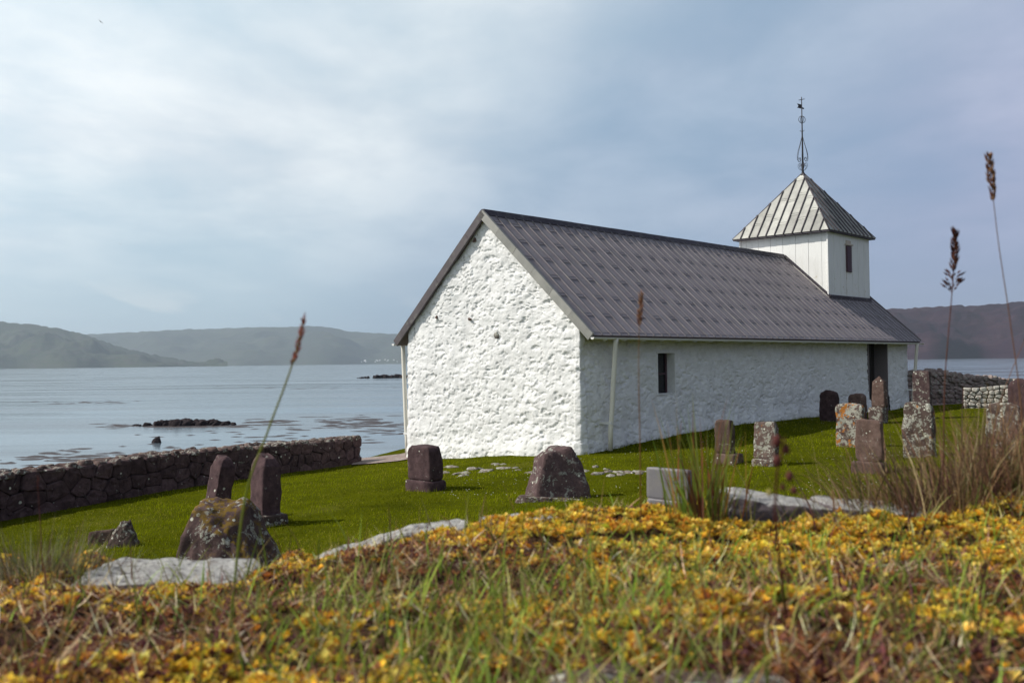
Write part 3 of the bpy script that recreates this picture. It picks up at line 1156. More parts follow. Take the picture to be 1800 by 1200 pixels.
dr = reveal(wx - 0.56, wx + 0.03, DOOR[0] + 0.01, DOOR[1] - 0.01, dz0 - 0.2, DOOR[3] - 0.01, 'doorway', M['jamb'])
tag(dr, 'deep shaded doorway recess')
for k in range(8):
    a = DOOR[0] + 0.05 + k * (DOOR[1] - DOOR[0] - 0.1) / 8
    MB().box(wx - 0.55, wx - 0.51 + 0.006 * (k % 2), a + 0.006, a + (DOOR[1] - DOOR[0] - 0.1) / 8 - 0.006, dz0, DOOR[3] - 0.05).build('door_plank', M['door'], dr)
MB().box(wx - 0.50, wx - 0.20, DOOR[0] + 0.02, DOOR[0] + 0.10, dz0, DOOR[3] - 0.06).build('door_frame', M['door'], dr)
MB().box(wx - 0.50, wx - 0.1, DOOR[0] + 0.1, DOOR[1] - 0.1, dz0 - 0.1, dz0 + 0.08).build('threshold', M['basalt'], dr)

# ---- main roof
roof_root = MB()
th = 0.14
for sgn in (-1, 1):
    lo = 0.0 if sgn > 0 else 0.0
    roof_root.hexa([(0, 0.05, ZR - th - 0.03), (sgn * (EV - 0.05), 0.05, ZE - th + 0.02), (sgn * (EV - 0.05), LEN - 0.05, ZE - th + 0.02), (0, LEN - 0.05, ZR - th - 0.03)],
                   [(0, 0.05, ZR - 0.03), (sgn * (EV - 0.05), 0.05, ZE + 0.02), (sgn * (EV - 0.05), LEN - 0.05, ZE + 0.02), (0, LEN - 0.05, ZR - 0.03)])
roof = roof_root.build('roof', M['fascia'], church)
tag(roof, 'grey standing seam sheet metal roof')
LS = math.hypot(EV, ZR - ZE)
ux, uz = EV / LS, -(ZR - ZE) / LS                    # down the slope
PITCH_A = math.atan2(ZR - ZE, EV)


def slope_matrix(sgn, a, t, lift=0.0):
    """local x = along the roof, y = down the slope, z = out of the roof"""
    ex = Vector((0, 1, 0)) * (1 if sgn > 0 else -1)
    ey = Vector((sgn * ux, 0, uz))
    ez = ex.cross(ey)
    if ez.z < 0:
        ex = -ex
        ez = ex.cross(ey)
    p = Vector((sgn * ux * t, a, ZR + uz * t)) + ez * lift
    return Matrix(((ex.x, ey.x, ez.x, p.x), (ex.y, ey.y, ez.y, p.y), (ex.z, ey.z, ez.z, p.z), (0, 0, 0, 1)))


NS = 57
SP = (LEN - 0.06) / NS
ROWS = [LS * (0.105 + 0.150 * k) for k in range(6)]
TW = 2.02                                            # tower half width
TA0, TA1 = 17.8, 21.65
sheet_cache = {}


def sheet(length):
    key = round(length, 3)
    if key not in sheet_cache:
        w = SP - 0.03
        m = MB()
        h1, h0 = 0.010, 0.017
        m.hexa([(-w / 2, 0, -0.012), (w / 2, 0, -0.012), (w / 2, length, 0.0), (-w / 2, length, 0.0)],
               [(-w / 2, 0, h1 - 0.012), (w / 2, 0, h1 - 0.012), (w / 2, length, h0), (-w / 2, length, h0)])
        if length > 0.3:
            m.hexa([(-w / 2, length - 0.155, h0 - 0.006), (w / 2, length - 0.155, h0 - 0.006), (w / 2, length - 0.125, h0 - 0.004), (-w / 2, length - 0.125, h0 - 0.004)],
                   [(-w / 2, length - 0.150, h0 + 0.001), (w / 2, length - 0.150, h0 + 0.001), (w / 2, length - 0.122, h0 + 0.008), (-w / 2, length - 0.122, h0 + 0.008)])
        me = m.mesh('sheet')
        me.materials.append(M['roof'])
        sheet_cache[key] = me
    return sheet_cache[key]


wob = random.Random(5)
for i in range(NS):
    a = 0.03 + (i + 0.5) * SP
    cuts = [0.0] + [ROWS[k] for k in range(i % 2, 6, 2)] + [LS + 0.03]
    start = 0.0
    if TA0 - 0.1 < a < TA1 + 0.05:
        start = (TW - 0.06) / ux
    for c0, c1 in zip(cuts[:-1], cuts[1:]):
        if c1 <= start + 0.05:
            continue
        c0 = max(c0, start)
        o = link('sheet', sheet(c1 - c0 + 0.02), None, roof)
        o.matrix_local = slope_matrix(1, a, c0 - 0.01, 0.004) @ Matrix.Rotation(wob.uniform(-0.0015, 0.0015), 4, 'Z') @ Matrix.Rotation(wob.uniform(-0.004, 0.004), 4, 'Y')
for i in range(NS + 1):
    a = 0.03 + i * SP
    start = (TW - 0.06) / ux if TA0 - 0.02 < a < TA1 + 0.02 else 0.05
    pts = []
    for k in range(9):
        tt = start + (LS + 0.02 - start) * k / 8
        pts.append((a + wob.uniform(-0.012, 0.012), tt))
    m = MB()
    for (p, t0), (q, t1) in zip(pts[:-1], pts[1:]):
        w = 0.014
        m.hexa([(p - w, t0, -0.01), (p + w, t0, -0.01), (q + w, t1, -0.01), (q - w, t1, -0.01)], [(p - w * 0.8, t0, 0.042), (p + w * 0.8, t0, 0.042), (q + w * 0.8, t1, 0.042), (q - w * 0.8, t1, 0.042)])
    mt = slope_matrix(1, 0, 0)
    # local x runs along the roof from a = 0
    m.v = [tuple(mt @ Vector((p[0] if mt[1][0] > 0 else -p[0], p[1], p[2]))) for p in m.v]
    m.build('seam', M['seam'], roof)
# sea-side slope, out of sight
m = MB()
m.hexa([(-0.05, 0.04, ZR - 0.02), (-EV, 0.04, ZE + 0.03), (-EV, LEN - 0.04, ZE + 0.03), (-0.05, LEN - 0.04, ZR - 0.02)],
       [(-0.05, 0.04, ZR + 0.0), (-EV, 0.04, ZE + 0.055), (-EV, LEN - 0.04, ZE + 0.055), (-0.05, LEN - 0.04, ZR + 0.0)])
for i in range(NS + 1):
    a = 0.05 + i * (SP - 0.001)
    m.hexa([(-0.05, a - 0.012, ZR), (-EV, a - 0.012, ZE + 0.05), (-EV, a + 0.012, ZE + 0.05), (-0.05, a + 0.012, ZR)],
           [(-0.05, a - 0.01, ZR + 0.05), (-EV, a - 0.01, ZE + 0.1), (-EV, a + 0.01, ZE + 0.1), (-0.05, a + 0.01, ZR + 0.05)])
m.build('sea_side_slope', M['roof'], roof)
m = MB()
for k in range(9):
    y0, y1 = 0.02 + k * (TA0 - 0.02) / 9, 0.02 + (k + 1) * (TA0 - 0.02) / 9 - 0.006
    d = 0.004 * (k % 2)
    m.hexa([(-0.15, y0, ZR - 0.10 + d), (0.15, y0, ZR - 0.10 + d), (0.15, y1, ZR - 0.10 + d), (-0.15, y1, ZR - 0.10 + d)],
           [(-0.05, y0, ZR + 0.085 + d), (0.05, y0, ZR + 0.085 + d), (0.05, y1, ZR + 0.085 + d), (-0.05, y1, ZR + 0.085 + d)])
m.build('ridge_cap', M['ridge'], roof)
# verge flashing on the near gable, in lengths
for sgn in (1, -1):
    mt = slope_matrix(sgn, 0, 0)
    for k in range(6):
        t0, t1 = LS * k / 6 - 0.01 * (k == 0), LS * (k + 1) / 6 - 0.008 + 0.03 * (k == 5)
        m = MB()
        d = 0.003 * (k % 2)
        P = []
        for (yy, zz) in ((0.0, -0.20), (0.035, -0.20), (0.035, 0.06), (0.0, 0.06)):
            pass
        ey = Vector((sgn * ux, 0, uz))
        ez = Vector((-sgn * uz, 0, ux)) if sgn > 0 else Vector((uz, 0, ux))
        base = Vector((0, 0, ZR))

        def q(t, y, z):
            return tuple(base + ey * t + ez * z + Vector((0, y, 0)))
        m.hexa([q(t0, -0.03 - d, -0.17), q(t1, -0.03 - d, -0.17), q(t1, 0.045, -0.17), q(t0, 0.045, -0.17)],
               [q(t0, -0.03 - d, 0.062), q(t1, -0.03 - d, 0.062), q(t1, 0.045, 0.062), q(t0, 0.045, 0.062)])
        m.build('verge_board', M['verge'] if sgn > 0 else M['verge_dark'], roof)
    # far verge
    m = MB()
    m.hexa([q(0, LEN - 0.04, -0.17), q(LS, LEN - 0.04, -0.17), q(LS, LEN, -0.17), q(0, LEN, -0.17)], [q(0, LEN - 0.04, 0.06), q(LS, LEN - 0.04, 0.06), q(LS, LEN, 0.06), q(0, LEN, 0.06)])
    m.build('verge_board', M['ridge'], roof)


def gutter(sgn):
    m = MB()
    x0 = sgn * (EV + 0.06)
    zc = ZE - 0.07
    n = 8
    prof = [(x0 + 0.06 * math.cos(math.pi + math.pi * k / n), zc + 0.06 * math.sin(math.pi + math.pi * k / n)) for k in range(n + 1)]
    prof2 = [(x0 + 0.052 * math.cos(math.pi + math.pi * k / n), zc + 0.052 * math.sin(math.pi + math.pi * k / n)) for k in range(n + 1)]
    L0, L1 = -0.05, LEN + 0.1
    vs = [(x, L0, z) for x, z in prof] + [(x, L1, z - 0.02) for x, z in prof] + [(x, L0, z) for x, z in prof2] + [(x, L1, z - 0.02) for x, z in prof2]
    k = n + 1
    fs = [(i, i + 1, k + i + 1, k + i) for i in range(n)] + [(2 * k + i + 1, 2 * k + i, 3 * k + i, 3 * k + i + 1) for i in range(n)]
    fs += [(0, k, 3 * k, 2 * k), (n, 2 * k + n, 3 * k + n, k + n)]
    fs += [tuple(range(k)), tuple(range(2 * k - 1, k - 1, -1))]
    g = m.add(vs, fs).build('gutter', M['white_metal'], church)
    if sgn > 0:
        for i in range(26):
            a = 0.5 + i * 0.85
            MB().hexa([(EV - 0.28, a - 0.012, ZE - 0.02), (EV + 0.02, a - 0.012, ZE - 0.165), (EV + 0.02, a + 0.012, ZE - 0.165), (EV - 0.28, a + 0.012, ZE - 0.02)],
                      [(EV - 0.28, a - 0.012, ZE + 0.0), (EV + 0.12, a - 0.012, ZE - 0.14), (EV + 0.12, a + 0.012, ZE - 0.14), (EV - 0.28, a + 0.012, ZE + 0.0)]).build('bracket', M['white_metal'], g)
    return g


gutter(1)
gutter(-1)


def downpipe(sgn, a, zb):
    xg = sgn * (EV + 0.06)
    xw = sgn * (HW + 0.24)
    m = MB()
    m.tube([(xg, a, ZE - 0.10), (xg - sgn * 0.02, a, ZE - 0.22), (xw + sgn * 0.14, a - 0.03, zb + 0.75), (xw + sgn * 0.12, a - 0.03, zb + 0.6), (xw + sgn * 0.10, a - 0.03, zb)], 0.066, 12)
    p = m.build('downpipe', M['cream_metal'], church, True)
    MB().box(min(xw - sgn * 0.25, xw + sgn * 0.2), max(xw - sgn * 0.25, xw + sgn * 0.2), a - 0.10, a + 0.04, zb + 0.70, zb + 0.76).build('bracket', M['white_metal'], p)


downpipe(1, 0.95, float(lground(np.array([3.8]), np.array([0.95]))[0]) + 0.02)
downpipe(1, 21.65, float(lground(np.array([3.8]), np.array([21.6]))[0]) + 0.02)
downpipe(-1, 0.35, float(lground(np.array([-3.8]), np.array([0.4]))[0]) + 0.02)

# ---- bell tower
ZT = 8.27
tower = MB().box(-TW + 0.04, TW - 0.04, TA0 + 0.04, TA1 - 0.04, ZE + 0.6, ZT).build('tower', M['board'], church)
tag(tower, 'square bell tower of white upright boards')
NB = 14
for f in range(4):
    for k in range(NB):
        u0 = -TW + k * 2 * TW / NB + 0.004
        u1 = -TW + (k + 1) * 2 * TW / NB - 0.004
        d = 0.004 if k % 2 else 0.012
        d += wob.uniform(0, 0.003)
        m = MB()
        b0, b1 = 0.035 - d - 0.04, 0.045
        if f == 0:
            zb = ZR - max(abs(u0), abs(u1)) * SL - 0.25
            m.box(u0, u1, TA0 - d, TA0 + 0.045, zb, ZT - 0.003 * (k % 3))
        elif f == 1:
            zb = ZR - TW * SL - 0.12
            yc = (TA0 + TA1) / 2
            m.box(TW - 0.045, TW + d, yc + max(u0, -TW + 0.03), yc + u1, zb, ZT - 0.003 * (k % 3))
        elif f == 2:
            zb = ZR - max(abs(u0), abs(u1)) * SL - 0.25
            m.box(u0, u1, TA1 - 0.045, TA1 + d, zb, ZT)
        else:
            zb = ZR - TW * SL - 0.12
            yc = (TA0 + TA1) / 2
            m.box(-TW - d, -TW + 0.045, yc + u0, yc + u1, zb, ZT)
        m.build('board', M['board'], tower)
# flashing where tower meets the roof
m = MB()
xs0 = 0.12
m.hexa([(xs0, TA0 - 0.09, ZR - xs0 * SL + 0.03), (TW + 0.06, TA0 - 0.09, ZR - (TW + 0.06) * SL + 0.03), (TW + 0.06, TA0 - 0.012, ZR - (TW + 0.06) * SL + 0.03), (xs0, TA0 - 0.012, ZR - xs0 * SL + 0.03)],
       [(xs0, TA0 - 0.09, ZR - xs0 * SL + 0.09), (TW + 0.06, TA0 - 0.09, ZR - (TW + 0.06) * SL + 0.09), (TW + 0.06, TA0 - 0.014, ZR - (TW + 0.06) * SL + 0.16), (xs0, TA0 - 0.014, ZR - xs0 * SL + 0.16)])
m.box(TW + 0.016, TW + 0.09, TA0 - 0.05, TA1 + 0.05, ZR - (TW + 0.09) * SL + 0.02, ZR - TW * SL + 0.10)
m.build('flashing', M['ridge'], tower)
# louvre shutter on the shaded side
yc = 19.62
sh = MB().box(TW + 0.014, TW + 0.06, yc - 0.24, yc + 0.24, 6.62, 7.72).build('shutter', M['shutter'], tower)
for k in range(11):
    z0 = 6.66 + k * 0.095
    MB().hexa([(TW + 0.058, yc - 0.20, z0), (TW + 0.085, yc - 0.20, z0 - 0.015), (TW + 0.085, yc + 0.20, z0 - 0.015), (TW + 0.058, yc + 0.20, z0)],
              [(TW + 0.058, yc - 0.20, z0 + 0.07), (TW + 0.066, yc - 0.20, z0 + 0.07), (TW + 0.066, yc + 0.20, z0 + 0.07), (TW + 0.058, yc + 0.20, z0 + 0.07)]).build('slat', M['shutter'], sh)
MB().box(TW + 0.014, TW + 0.11, yc - 0.31, yc + 0.31, 7.74, 7.80).build('lintel', M['lintel'], tower)
MB().box(TW + 0.013, TW + 0.05, yc - 0.22, yc + 0.20, 7.803, 7.95).build('head_board', M['lintel'], tower)
# pyramid roof of sheets with dark seams
ZA = 11.12
TE = TW + 0.20
ZTE = ZT - 0.06
yc = (TA0 + TA1) / 2
troof = MB()
ap = (0, yc, ZA - 0.05)
cs = [(-TE + 0.04, yc - TE + 0.04, ZTE), (TE - 0.04, yc - TE + 0.04, ZTE), (TE - 0.04, yc + TE - 0.04, ZTE), (-TE + 0.04, yc + TE - 0.04, ZTE)]
troof.add(cs + [ap], [(0, 1, 4), (1, 2, 4), (2, 3, 4), (3, 0, 4), (3, 2, 1, 0)])
tr = troof.build('tower_roof', M['ridge'], church)
tag(tr, 'pyramid roof of patched pale grey metal sheets')
hS = math.hypot(TE, ZA - ZTE)
NT_ = 11
for f in range(4):
    ang = f * math.pi / 2
    ca, sa = math.cos(ang), math.sin(ang)

    def P3(u, v, lift):
        """u along the eave, v up the slope"""
        y0 = -TE + (TE / hS) * v
        z0 = ZTE + (ZA - ZTE) / hS * v
        y0 -= lift * (ZA - ZTE) / hS
        z0 += lift * TE / hS
        return (ca * u - sa * y0, yc + sa * u + ca * y0, z0)
    ww = 2 * TE / NT_
    rr = random.Random(40 + f)
    for k in range(NT_):
        u0, u1 = -TE + k * ww, -TE + (k + 1) * ww
        vmax0 = hS * (1 - abs(u0) / TE)
        vmax1 = hS * (1 - abs(u1) / TE)
        top = max(vmax0, vmax1) if k != NT_ // 2 else hS
        st = 0.55 + 0.75 * ((k * 0.618 + f * 0.3) % 1)
        cuts = [0.0]
        v = st
        while v < top - 0.35:
            cuts.append(v)
            v += 1.25 + rr.uniform(-0.1, 0.1)
        cuts.append(top)
        for j, (v0, v1) in enumerate(zip(cuts[:-1], cuts[1:])):
            # polygon of the strip between v0 and v1, clipped by the hips
            poly = [np.array((u0, v0)), np.array((u1, v0)), np.array((u1, v1)), np.array((u0, v1))]
            poly = clip_poly(poly, np.array([1.0 / TE, 1.0 / hS]), 1.0)
            if len(poly) >= 3:
                poly = clip_poly(poly, np.array([-1.0 / TE, 1.0 / hS]), 1.0)
            pq = []
            for a_ in poly:
                if not pq or np.linalg.norm(a_ - pq[-1]) > 1e-3:
                    pq.append(a_)
            if len(pq) > 2 and np.linalg.norm(pq[0] - pq[-1]) < 1e-3:
                pq.pop()
            if len(pq) < 3:
                continue
            n = len(pq)
            lo = [P3(p[0], p[1] - (0.03 if p[1] == v0 and j else 0), 0.012) for p in pq]
            hi = [P3(p[0], p[1] - (0.03 if p[1] == v0 and j else 0), 0.022 + 0.014 * (1 - (p[1] - v0) / max(v1 - v0, 0.01))) for p in pq]
            m = MB().add(lo + hi, [tuple(range(n - 1, -1, -1)), tuple(range(n, 2 * n))] + [(i, (i + 1) % n, n + (i + 1) % n, n + i) for i in range(n)])
            if j:
                ul, ur = max(u0, -TE * (1 - v0 / hS)) + 0.02, min(u1, TE * (1 - v0 / hS)) - 0.02
                if ur - ul > 0.1:
                    m.hexa([P3(ul, v0 + 0.07, 0.030), P3(ur, v0 + 0.07, 0.030), P3(ur, v0 + 0.09, 0.030), P3(ul, v0 + 0.09, 0.030)],
                           [P3(ul, v0 + 0.07, 0.046), P3(ur, v0 + 0.07, 0.046), P3(ur, v0 + 0.09, 0.040), P3(ul, v0 + 0.09, 0.040)])
            m.build('sheet', M['tower_roof'], tr)
        if k:
            vt = vmax0 - 0.02
            m = MB()
            w = 0.016
            m.hexa([P3(u0 - w, -0.01, 0.0), P3(u0 + w, -0.01, 0.0), P3(u0 + w, vt, 0.0), P3(u0 - w, vt, 0.0)], [P3(u0 - w, -0.01, 0.085), P3(u0 + w, -0.01, 0.085), P3(u0 + w, vt, 0.085), P3(u0 - w, vt, 0.085)])
            m.build('seam', M['tower_seam'], tr)
    # hip roll
    e0, e1 = Vector(P3(TE, 0, 0.02)), Vector(P3(0, hS, 0.02))
    MB().tube([e0, e1], 0.035, 8).build('hip_roll', M['tower_seam'], tr, True)
# eave drip
MB().box(-TE, TE, yc - TE, yc + TE, ZTE - 0.05, ZTE - 0.003).build('eave_board', M['ridge'], tr)

# ---- wrought iron weathervane
zs = ZA - 0.05
vane = MB().tube([(0, yc, zs - 0.1), (0, yc, zs + 0.25), (0, yc, zs + 1.75), (0, yc, zs + 3.42)], [0.055, 0.045, 0.032, 0.018], 10).build('weathervane', M['iron'], church, True)
tag(vane, 'tall wrought iron spire with scrolls, rings and a small flag vane')
MB().tube([(0, yc, zs + k) for k in (-0.06, 0.02, 0.1)], [0.12, 0.10, 0.05], 12).build('collar', M['iron'], vane, True)
cx_, sx_ = math.cos(-RZ), math.sin(-RZ)


def vdir(al):
    return Vector((math.cos(al - RZ), math.sin(al - RZ), 0))


rt = vdir(0)                 # to the right in the picture
ctr = Vector((0, yc, 0))
# cross arms at the top, swallow-tailed flag pointing left
MB().tube([ctr + rt * -0.13 + Vector((0, 0, zs + 3.28)), ctr + rt * 0.13 + Vector((0, 0, zs + 3.33))], 0.014, 6).build('cross_arm', M['iron'], vane)
fl = MB()
d = Vector((0, 0, 1))
thk = vdir(math.pi / 2) * 0.012
shape = [(0.0, 3.08), (-0.20, 3.13), (-0.14, 3.03), (-0.20, 2.95), (0.0, 2.90), (0.10, 2.88), (0.10, 2.93), (0.0, 2.97)]
vs = [ctr + rt * x + d * (zs + z) - thk for x, z in shape] + [ctr + rt * x + d * (zs + z) + thk for x, z in shape]
n = len(shape)
fl.add(vs, [tuple(range(n)), tuple(range(2 * n - 1, n - 1, -1))] + [(i, n + i, n + (i + 1) % n, (i + 1) % n) for i in range(n)])
fl.build('flag', M['iron'], vane)
for al in (0.15, 1.7):
    r = 0.155
    pts = [ctr + vdir(al) * (r * math.cos(k * math.pi / 12)) + d * (zs + 2.42 + r * math.sin(k * math.pi / 12)) for k in range(25)]
    MB().tube(pts, 0.012, 6, False).build('ring', M['iron'], vane, True)
MB().tube([ctr + rt * -0.10 + d * (zs + 1.93), ctr + rt * -0.05 + d * (zs + 1.90), ctr + d * (zs + 1.92), ctr + rt * 0.05 + d * (zs + 1.90), ctr + rt * 0.10 + d * (zs + 1.96)], 0.012, 6).build('cross_arm', M['iron'], vane)
for q in range(6):
    al = q * math.pi / 3 + 0.1
    prof = [(0.01, 1.72), (0.05, 1.55), (0.12, 1.30), (0.20, 1.05), (0.245, 0.82), (0.24, 0.66), (0.20, 0.58), (0.13, 0.58), (0.09, 0.65), (0.11, 0.74), (0.17, 0.73), (0.17, 0.67)]
    MB().tube([ctr + vdir(al) * r + d * (zs + z) for r, z in prof], 0.010, 5).build('scroll', M['iron'], vane, True)
    prof = [(0.02, 0.16), (0.10, 0.20), (0.17, 0.27), (0.21, 0.37), (0.19, 0.47), (0.13, 0.50), (0.08, 0.45), (0.09, 0.37), (0.14, 0.36), (0.15, 0.41)]
    MB().tube([ctr + vdir(al + 0.4) * r + d * (zs + z) for r, z in prof], 0.009, 5).build('scroll', M['iron'], vane, True)

# ------------------------------------------------------------------ dry stone walls
def slab_pool(n, seed, dims, mat):
    out = []
    for i in range(n):
        me = rock_mesh('cap_stone', *dims, k=5, cuts=4, seed=seed + i, rough=0.05, facet=0.35, sink=dims[2] * 0.5)
        me.materials.append(mat)
        out.append(me)
    return out


sw = empty('sea_wall', (SW[0][0], SW[0][1], ghs(*SW[0])))
tag(sw, 'long dark dry stone wall between the lawn and the sea', 'stone wall')


def sw_top(x, y):
    return ghs(x, y) + 0.76 + 0.10 * sstep(29, 18, y)


caps = slab_pool(8, 300, (0.42, 0.34, 0.12), M['cap'])
rc = random.Random(12)
for i in range(3):
    B_, A_ = SW[i], SW[i + 1]
    wall_from_cells(sw, A_, B_, lambda x, y: ghs(x, y) - 0.12, sw_top, 0.44, 0.27, M['sea_wall'], 50 + i, depth=0.26, gap=0.006, smooth=False)
    T = (B_ - A_) / np.linalg.norm(B_ - A_)
    L = np.linalg.norm(B_ - A_)
    O = np.array([T[1], -T[0]])
    m = MB()
    q0, q1 = A_ - O * 0.10, B_ - O * 0.10
    r0, r1 = A_ - O * 0.75, B_ - O * 0.75 - T * 0.02
    q1 = q1 - T * 0.05
    z = [sw_top(*q) - 0.05 for q in (q0, q1, r1, r0)]
    m.hexa([(q[0], q[1], 1.0) for q in (q0, q1, r1, r0)], [(q[0], q[1], zz) for q, zz in zip((q0, q1, r1, r0), z)])
    m.v = [tuple(Vector(p) - sw.location) for p in m.v]
    m.build('core', M['dark_core'], sw)
    for rowo in (-0.12, -0.42, -0.66):
        s = 0.05
        while s < L - 0.1:
            stp = rc.uniform(0.22, 0.46)
            p = A_ + T * (s + stp / 2) - O * (-rowo + rc.uniform(-0.04, 0.04))
            o = link('cap_stone', rc.choice(caps), None, sw)
            o.location = Vector((p[0], p[1], sw_top(*p) + rc.uniform(-0.03, 0.03))) - sw.location
            o.rotation_euler = (rc.uniform(-0.12, 0.12), rc.uniform(-0.12, 0.12), math.atan2(T[1], T[0]) + rc.uniform(-0.3, 0.3))
            o.scale = (stp / 0.40, rc.uniform(0.8, 1.15), rc.uniform(0.7, 1.3))
            s += stp
# squared end of the wall beside the path
wall_from_cells(sw, SW[0] - np.array([0.02, 0.0]), SW[0] + np.array([-0.70, 0.31]), lambda x, y: ghs(x, y) - 0.12, sw_top, 0.4, 0.27, M['sea_wall'], 58, depth=0.2, gap=0.006, smooth=False)

# yard wall behind the church's far end: slanted dark stones, low pale wall in front of it
W1A, W1B, W1C = np.array((16.4, 40.6)), np.array((24.0, 44.2)), np.array((38.0, 48.0))
yw = empty('yard_wall', (W1A[0], W1A[1], float(gh(*W1A))))
tag(yw, 'rough dark stone wall running right from the far church corner', 'stone wall')


def w1_top(x, y):
    return CZ - 0.58 - 0.62 * float(sstep(16.5, 24.5, x)) + 0.05 * math.sin(x * 2.1)


wall_from_cells(yw, W1A, W1B, lambda x, y: ghs(x, y) - 0.1, w1_top, 0.34, 0.17, M['field_wall'], 71, depth=0.3, shear=0.9, proud=(-0.04, 0.10))
wall_from_cells(yw, W1B, W1C, lambda x, y: ghs(x, y) - 0.1, w1_top, 0.5, 0.26, M['field_wall'], 72, depth=0.3, shear=0.6)
for A_, B_ in ((W1A, W1B), (W1B, W1C)):
    T = (B_ - A_) / np.linalg.norm(B_ - A_)
    O = np.array([T[1], -T[0]])
    m = MB()
    qs = (A_ - O * 0.14, B_ - O * 0.14, B_ - O * 0.8, A_ - O * 0.8)
    m.hexa([(q[0], q[1], 1.0) for q in qs], [(q[0], q[1], w1_top(*q) - 0.03) for q in qs])
    m.v = [tuple(Vector(p) - yw.location) for p in m.v]
    m.build('core', M['dark_core'], yw)
    L = np.linalg.norm(B_ - A_)
    capw = slab_pool(5, 330, (0.30, 0.30, 0.16), M['field_wall'])
    for rowo in (0.1, 0.45):
        s = 0.0
        while s < L:
            stp = rc.uniform(0.16, 0.34) if A_ is W1A else rc.uniform(0.4, 0.6)
            p = A_ + T * (s + stp / 2) - O * rowo
            o = link('cap_stone', rc.choice(capw), None, yw)
            o.location = Vector((p[0], p[1], w1_top(*p) + rc.uniform(-0.03, 0.05))) - yw.location
            o.rotation_euler = (rc.uniform(-0.3, 0.3), rc.uniform(-0.3, 0.3), rc.uniform(0, 6))
            o.scale = (stp / 0.28, 1, rc.uniform(0.7, 1.4))
            s += stp
W2A, W2B = np.array((18.0, 37.9)), np.array((22.2, 36.1))
pw = empty('low_wall', (W2A[0], W2A[1], float(gh(*W2A))))
tag(pw, 'low wall of pale rounded sunlit stones at the right edge', 'stone wall')


def w2_top(x, y):
    return ghs(x, y) + 0.86 + 0.04 * math.sin(x * 3)


wall_from_cells(pw, W2A, W2B, lambda x, y: ghs(x, y) - 0.1, w2_top, 0.23, 0.17, M['field_pale'], 81, depth=0.2, gap=0.016, proud=(-0.02, 0.08))
T = (W2B - W2A) / np.linalg.norm(W2B - W2A)
O = np.array([T[1], -T[0]])
m = MB()
qs = (W2A - O * 0.14, W2B - O * 0.14, W2B - O * 0.6, W2A - O * 0.6)
m.hexa([(q[0], q[1], 1.5) for q in qs], [(q[0], q[1], w2_top(*q) - 0.02) for q in qs])
m.v = [tuple(Vector(p) - pw.location) for p in m.v]
m.build('core', M['soil'], pw)

# ------------------------------------------------------------------ gravestones
GRP = 'gravestones on the churchyard lawn'


def grave(name, label, l, r, ytop, ybase, tr, mat, seed, k=8.0, taper=(0.95, 0.95), arch=0.0, facet=0.0, rough=0.016, lean=(0, 0), base=None, yaw=0.0, freq=3.0, Y=None, cat='gravestone', rot=None, cuts=14, basemat=None):
    """l, r, ytop, ybase in photograph pixels; tr = thickness / width; base = (l, r, ytop, ybase, tr)"""
    bb = base or (l, r, ytop, ybase, tr)
    if Y is None:
        g = ground_hit((bb[0] + bb[1]) / 2, bb[3])
        # the picked pixel is the front foot; the middle stands half a depth further back
        w0 = (bb[1] - bb[0]) * g[1] / F / (0.72 + 0.69 * bb[4])
        Yc = g[1] + 0.30 * w0
    else:
        Yc = Y
    xm = (bb[0] + bb[1]) / 2
    X = ray(xm, bb[3])[0] * Yc
    gz = float(gh(X, Yc))
    root = empty(name, (X, Yc, gz), RZ if rot is None else rot)
    tag(root, label, cat, GRP)
    w = (r - l) * Yc / F / (0.72 + 0.69 * tr)
    h = (ybase - ytop) * Yc / F
    hb = 0.0
    if base:
        hb = (base[3] - base[2]) * Yc / F
        wb = (base[1] - base[0]) * Yc / F / (0.72 + 0.69 * base[4])
        me = rock_mesh('base', wb, wb * base[4], hb + 0.06, 10, 8, seed + 50, 0.012, facet=0.05, sink=0.06)
        link('base', me, basemat or mat, root)
        h = (base[2] - ytop) * Yc / F + 0.02
    me = rock_mesh('headstone', w, w * tr, h + (0.08 if not base else 0), k, cuts, seed, rough, taper, lean, arch, facet, sink=0.08 if not base else 0.01, freq=freq)
    o = link('headstone', me, mat, root)
    dx = ((l + r) / 2 - xm) * Yc / F
    o.location = (dx * math.cos(-root.rotation_euler.z), dx * math.sin(-root.rotation_euler.z), hb)
    o.rotation_euler = (0, 0, yaw)
    return root


def hull_grave(name, label, px, py, Y, pts, mat, seed, rough, cat='gravestone', cuts=9, extra=None):
    X = ray(px, py)[0] * Y
    root = empty(name, (X, Y, ghs(X, Y)))
    tag(root, label, cat, GRP)
    link('headstone', hull_mesh('headstone', pts, seed, rough, cuts), mat, root)
    if extra:
        link('base', hull_mesh('base', extra, seed + 1, 0.02, 5), M['basalt_lichen'], root)
    return root




def pillar_pts(w, t, h, lean, chop, z0=-0.1, taper=0.88):
    """squared upright block with chamfered, slanting head, set along the church axis"""
    out = []
    for zz, s in ((z0, 1.0), (h * 0.82, taper + 0.03), (h, taper * chop)):
        for sx, sy in ((-1, -1), (1, -1), (1, 1), (-1, 1)):
            px_, py_ = sx * w / 2 * s, sy * t / 2 * s
            zq = zz - (0.07 * h if zz == h and sx > 0 else 0)
            out.append((px_ * NX[0] + py_ * AX[0] + lean[0] * zq, px_ * NX[1] + py_ * AX[1] + lean[1] * zq, zq))
    return out


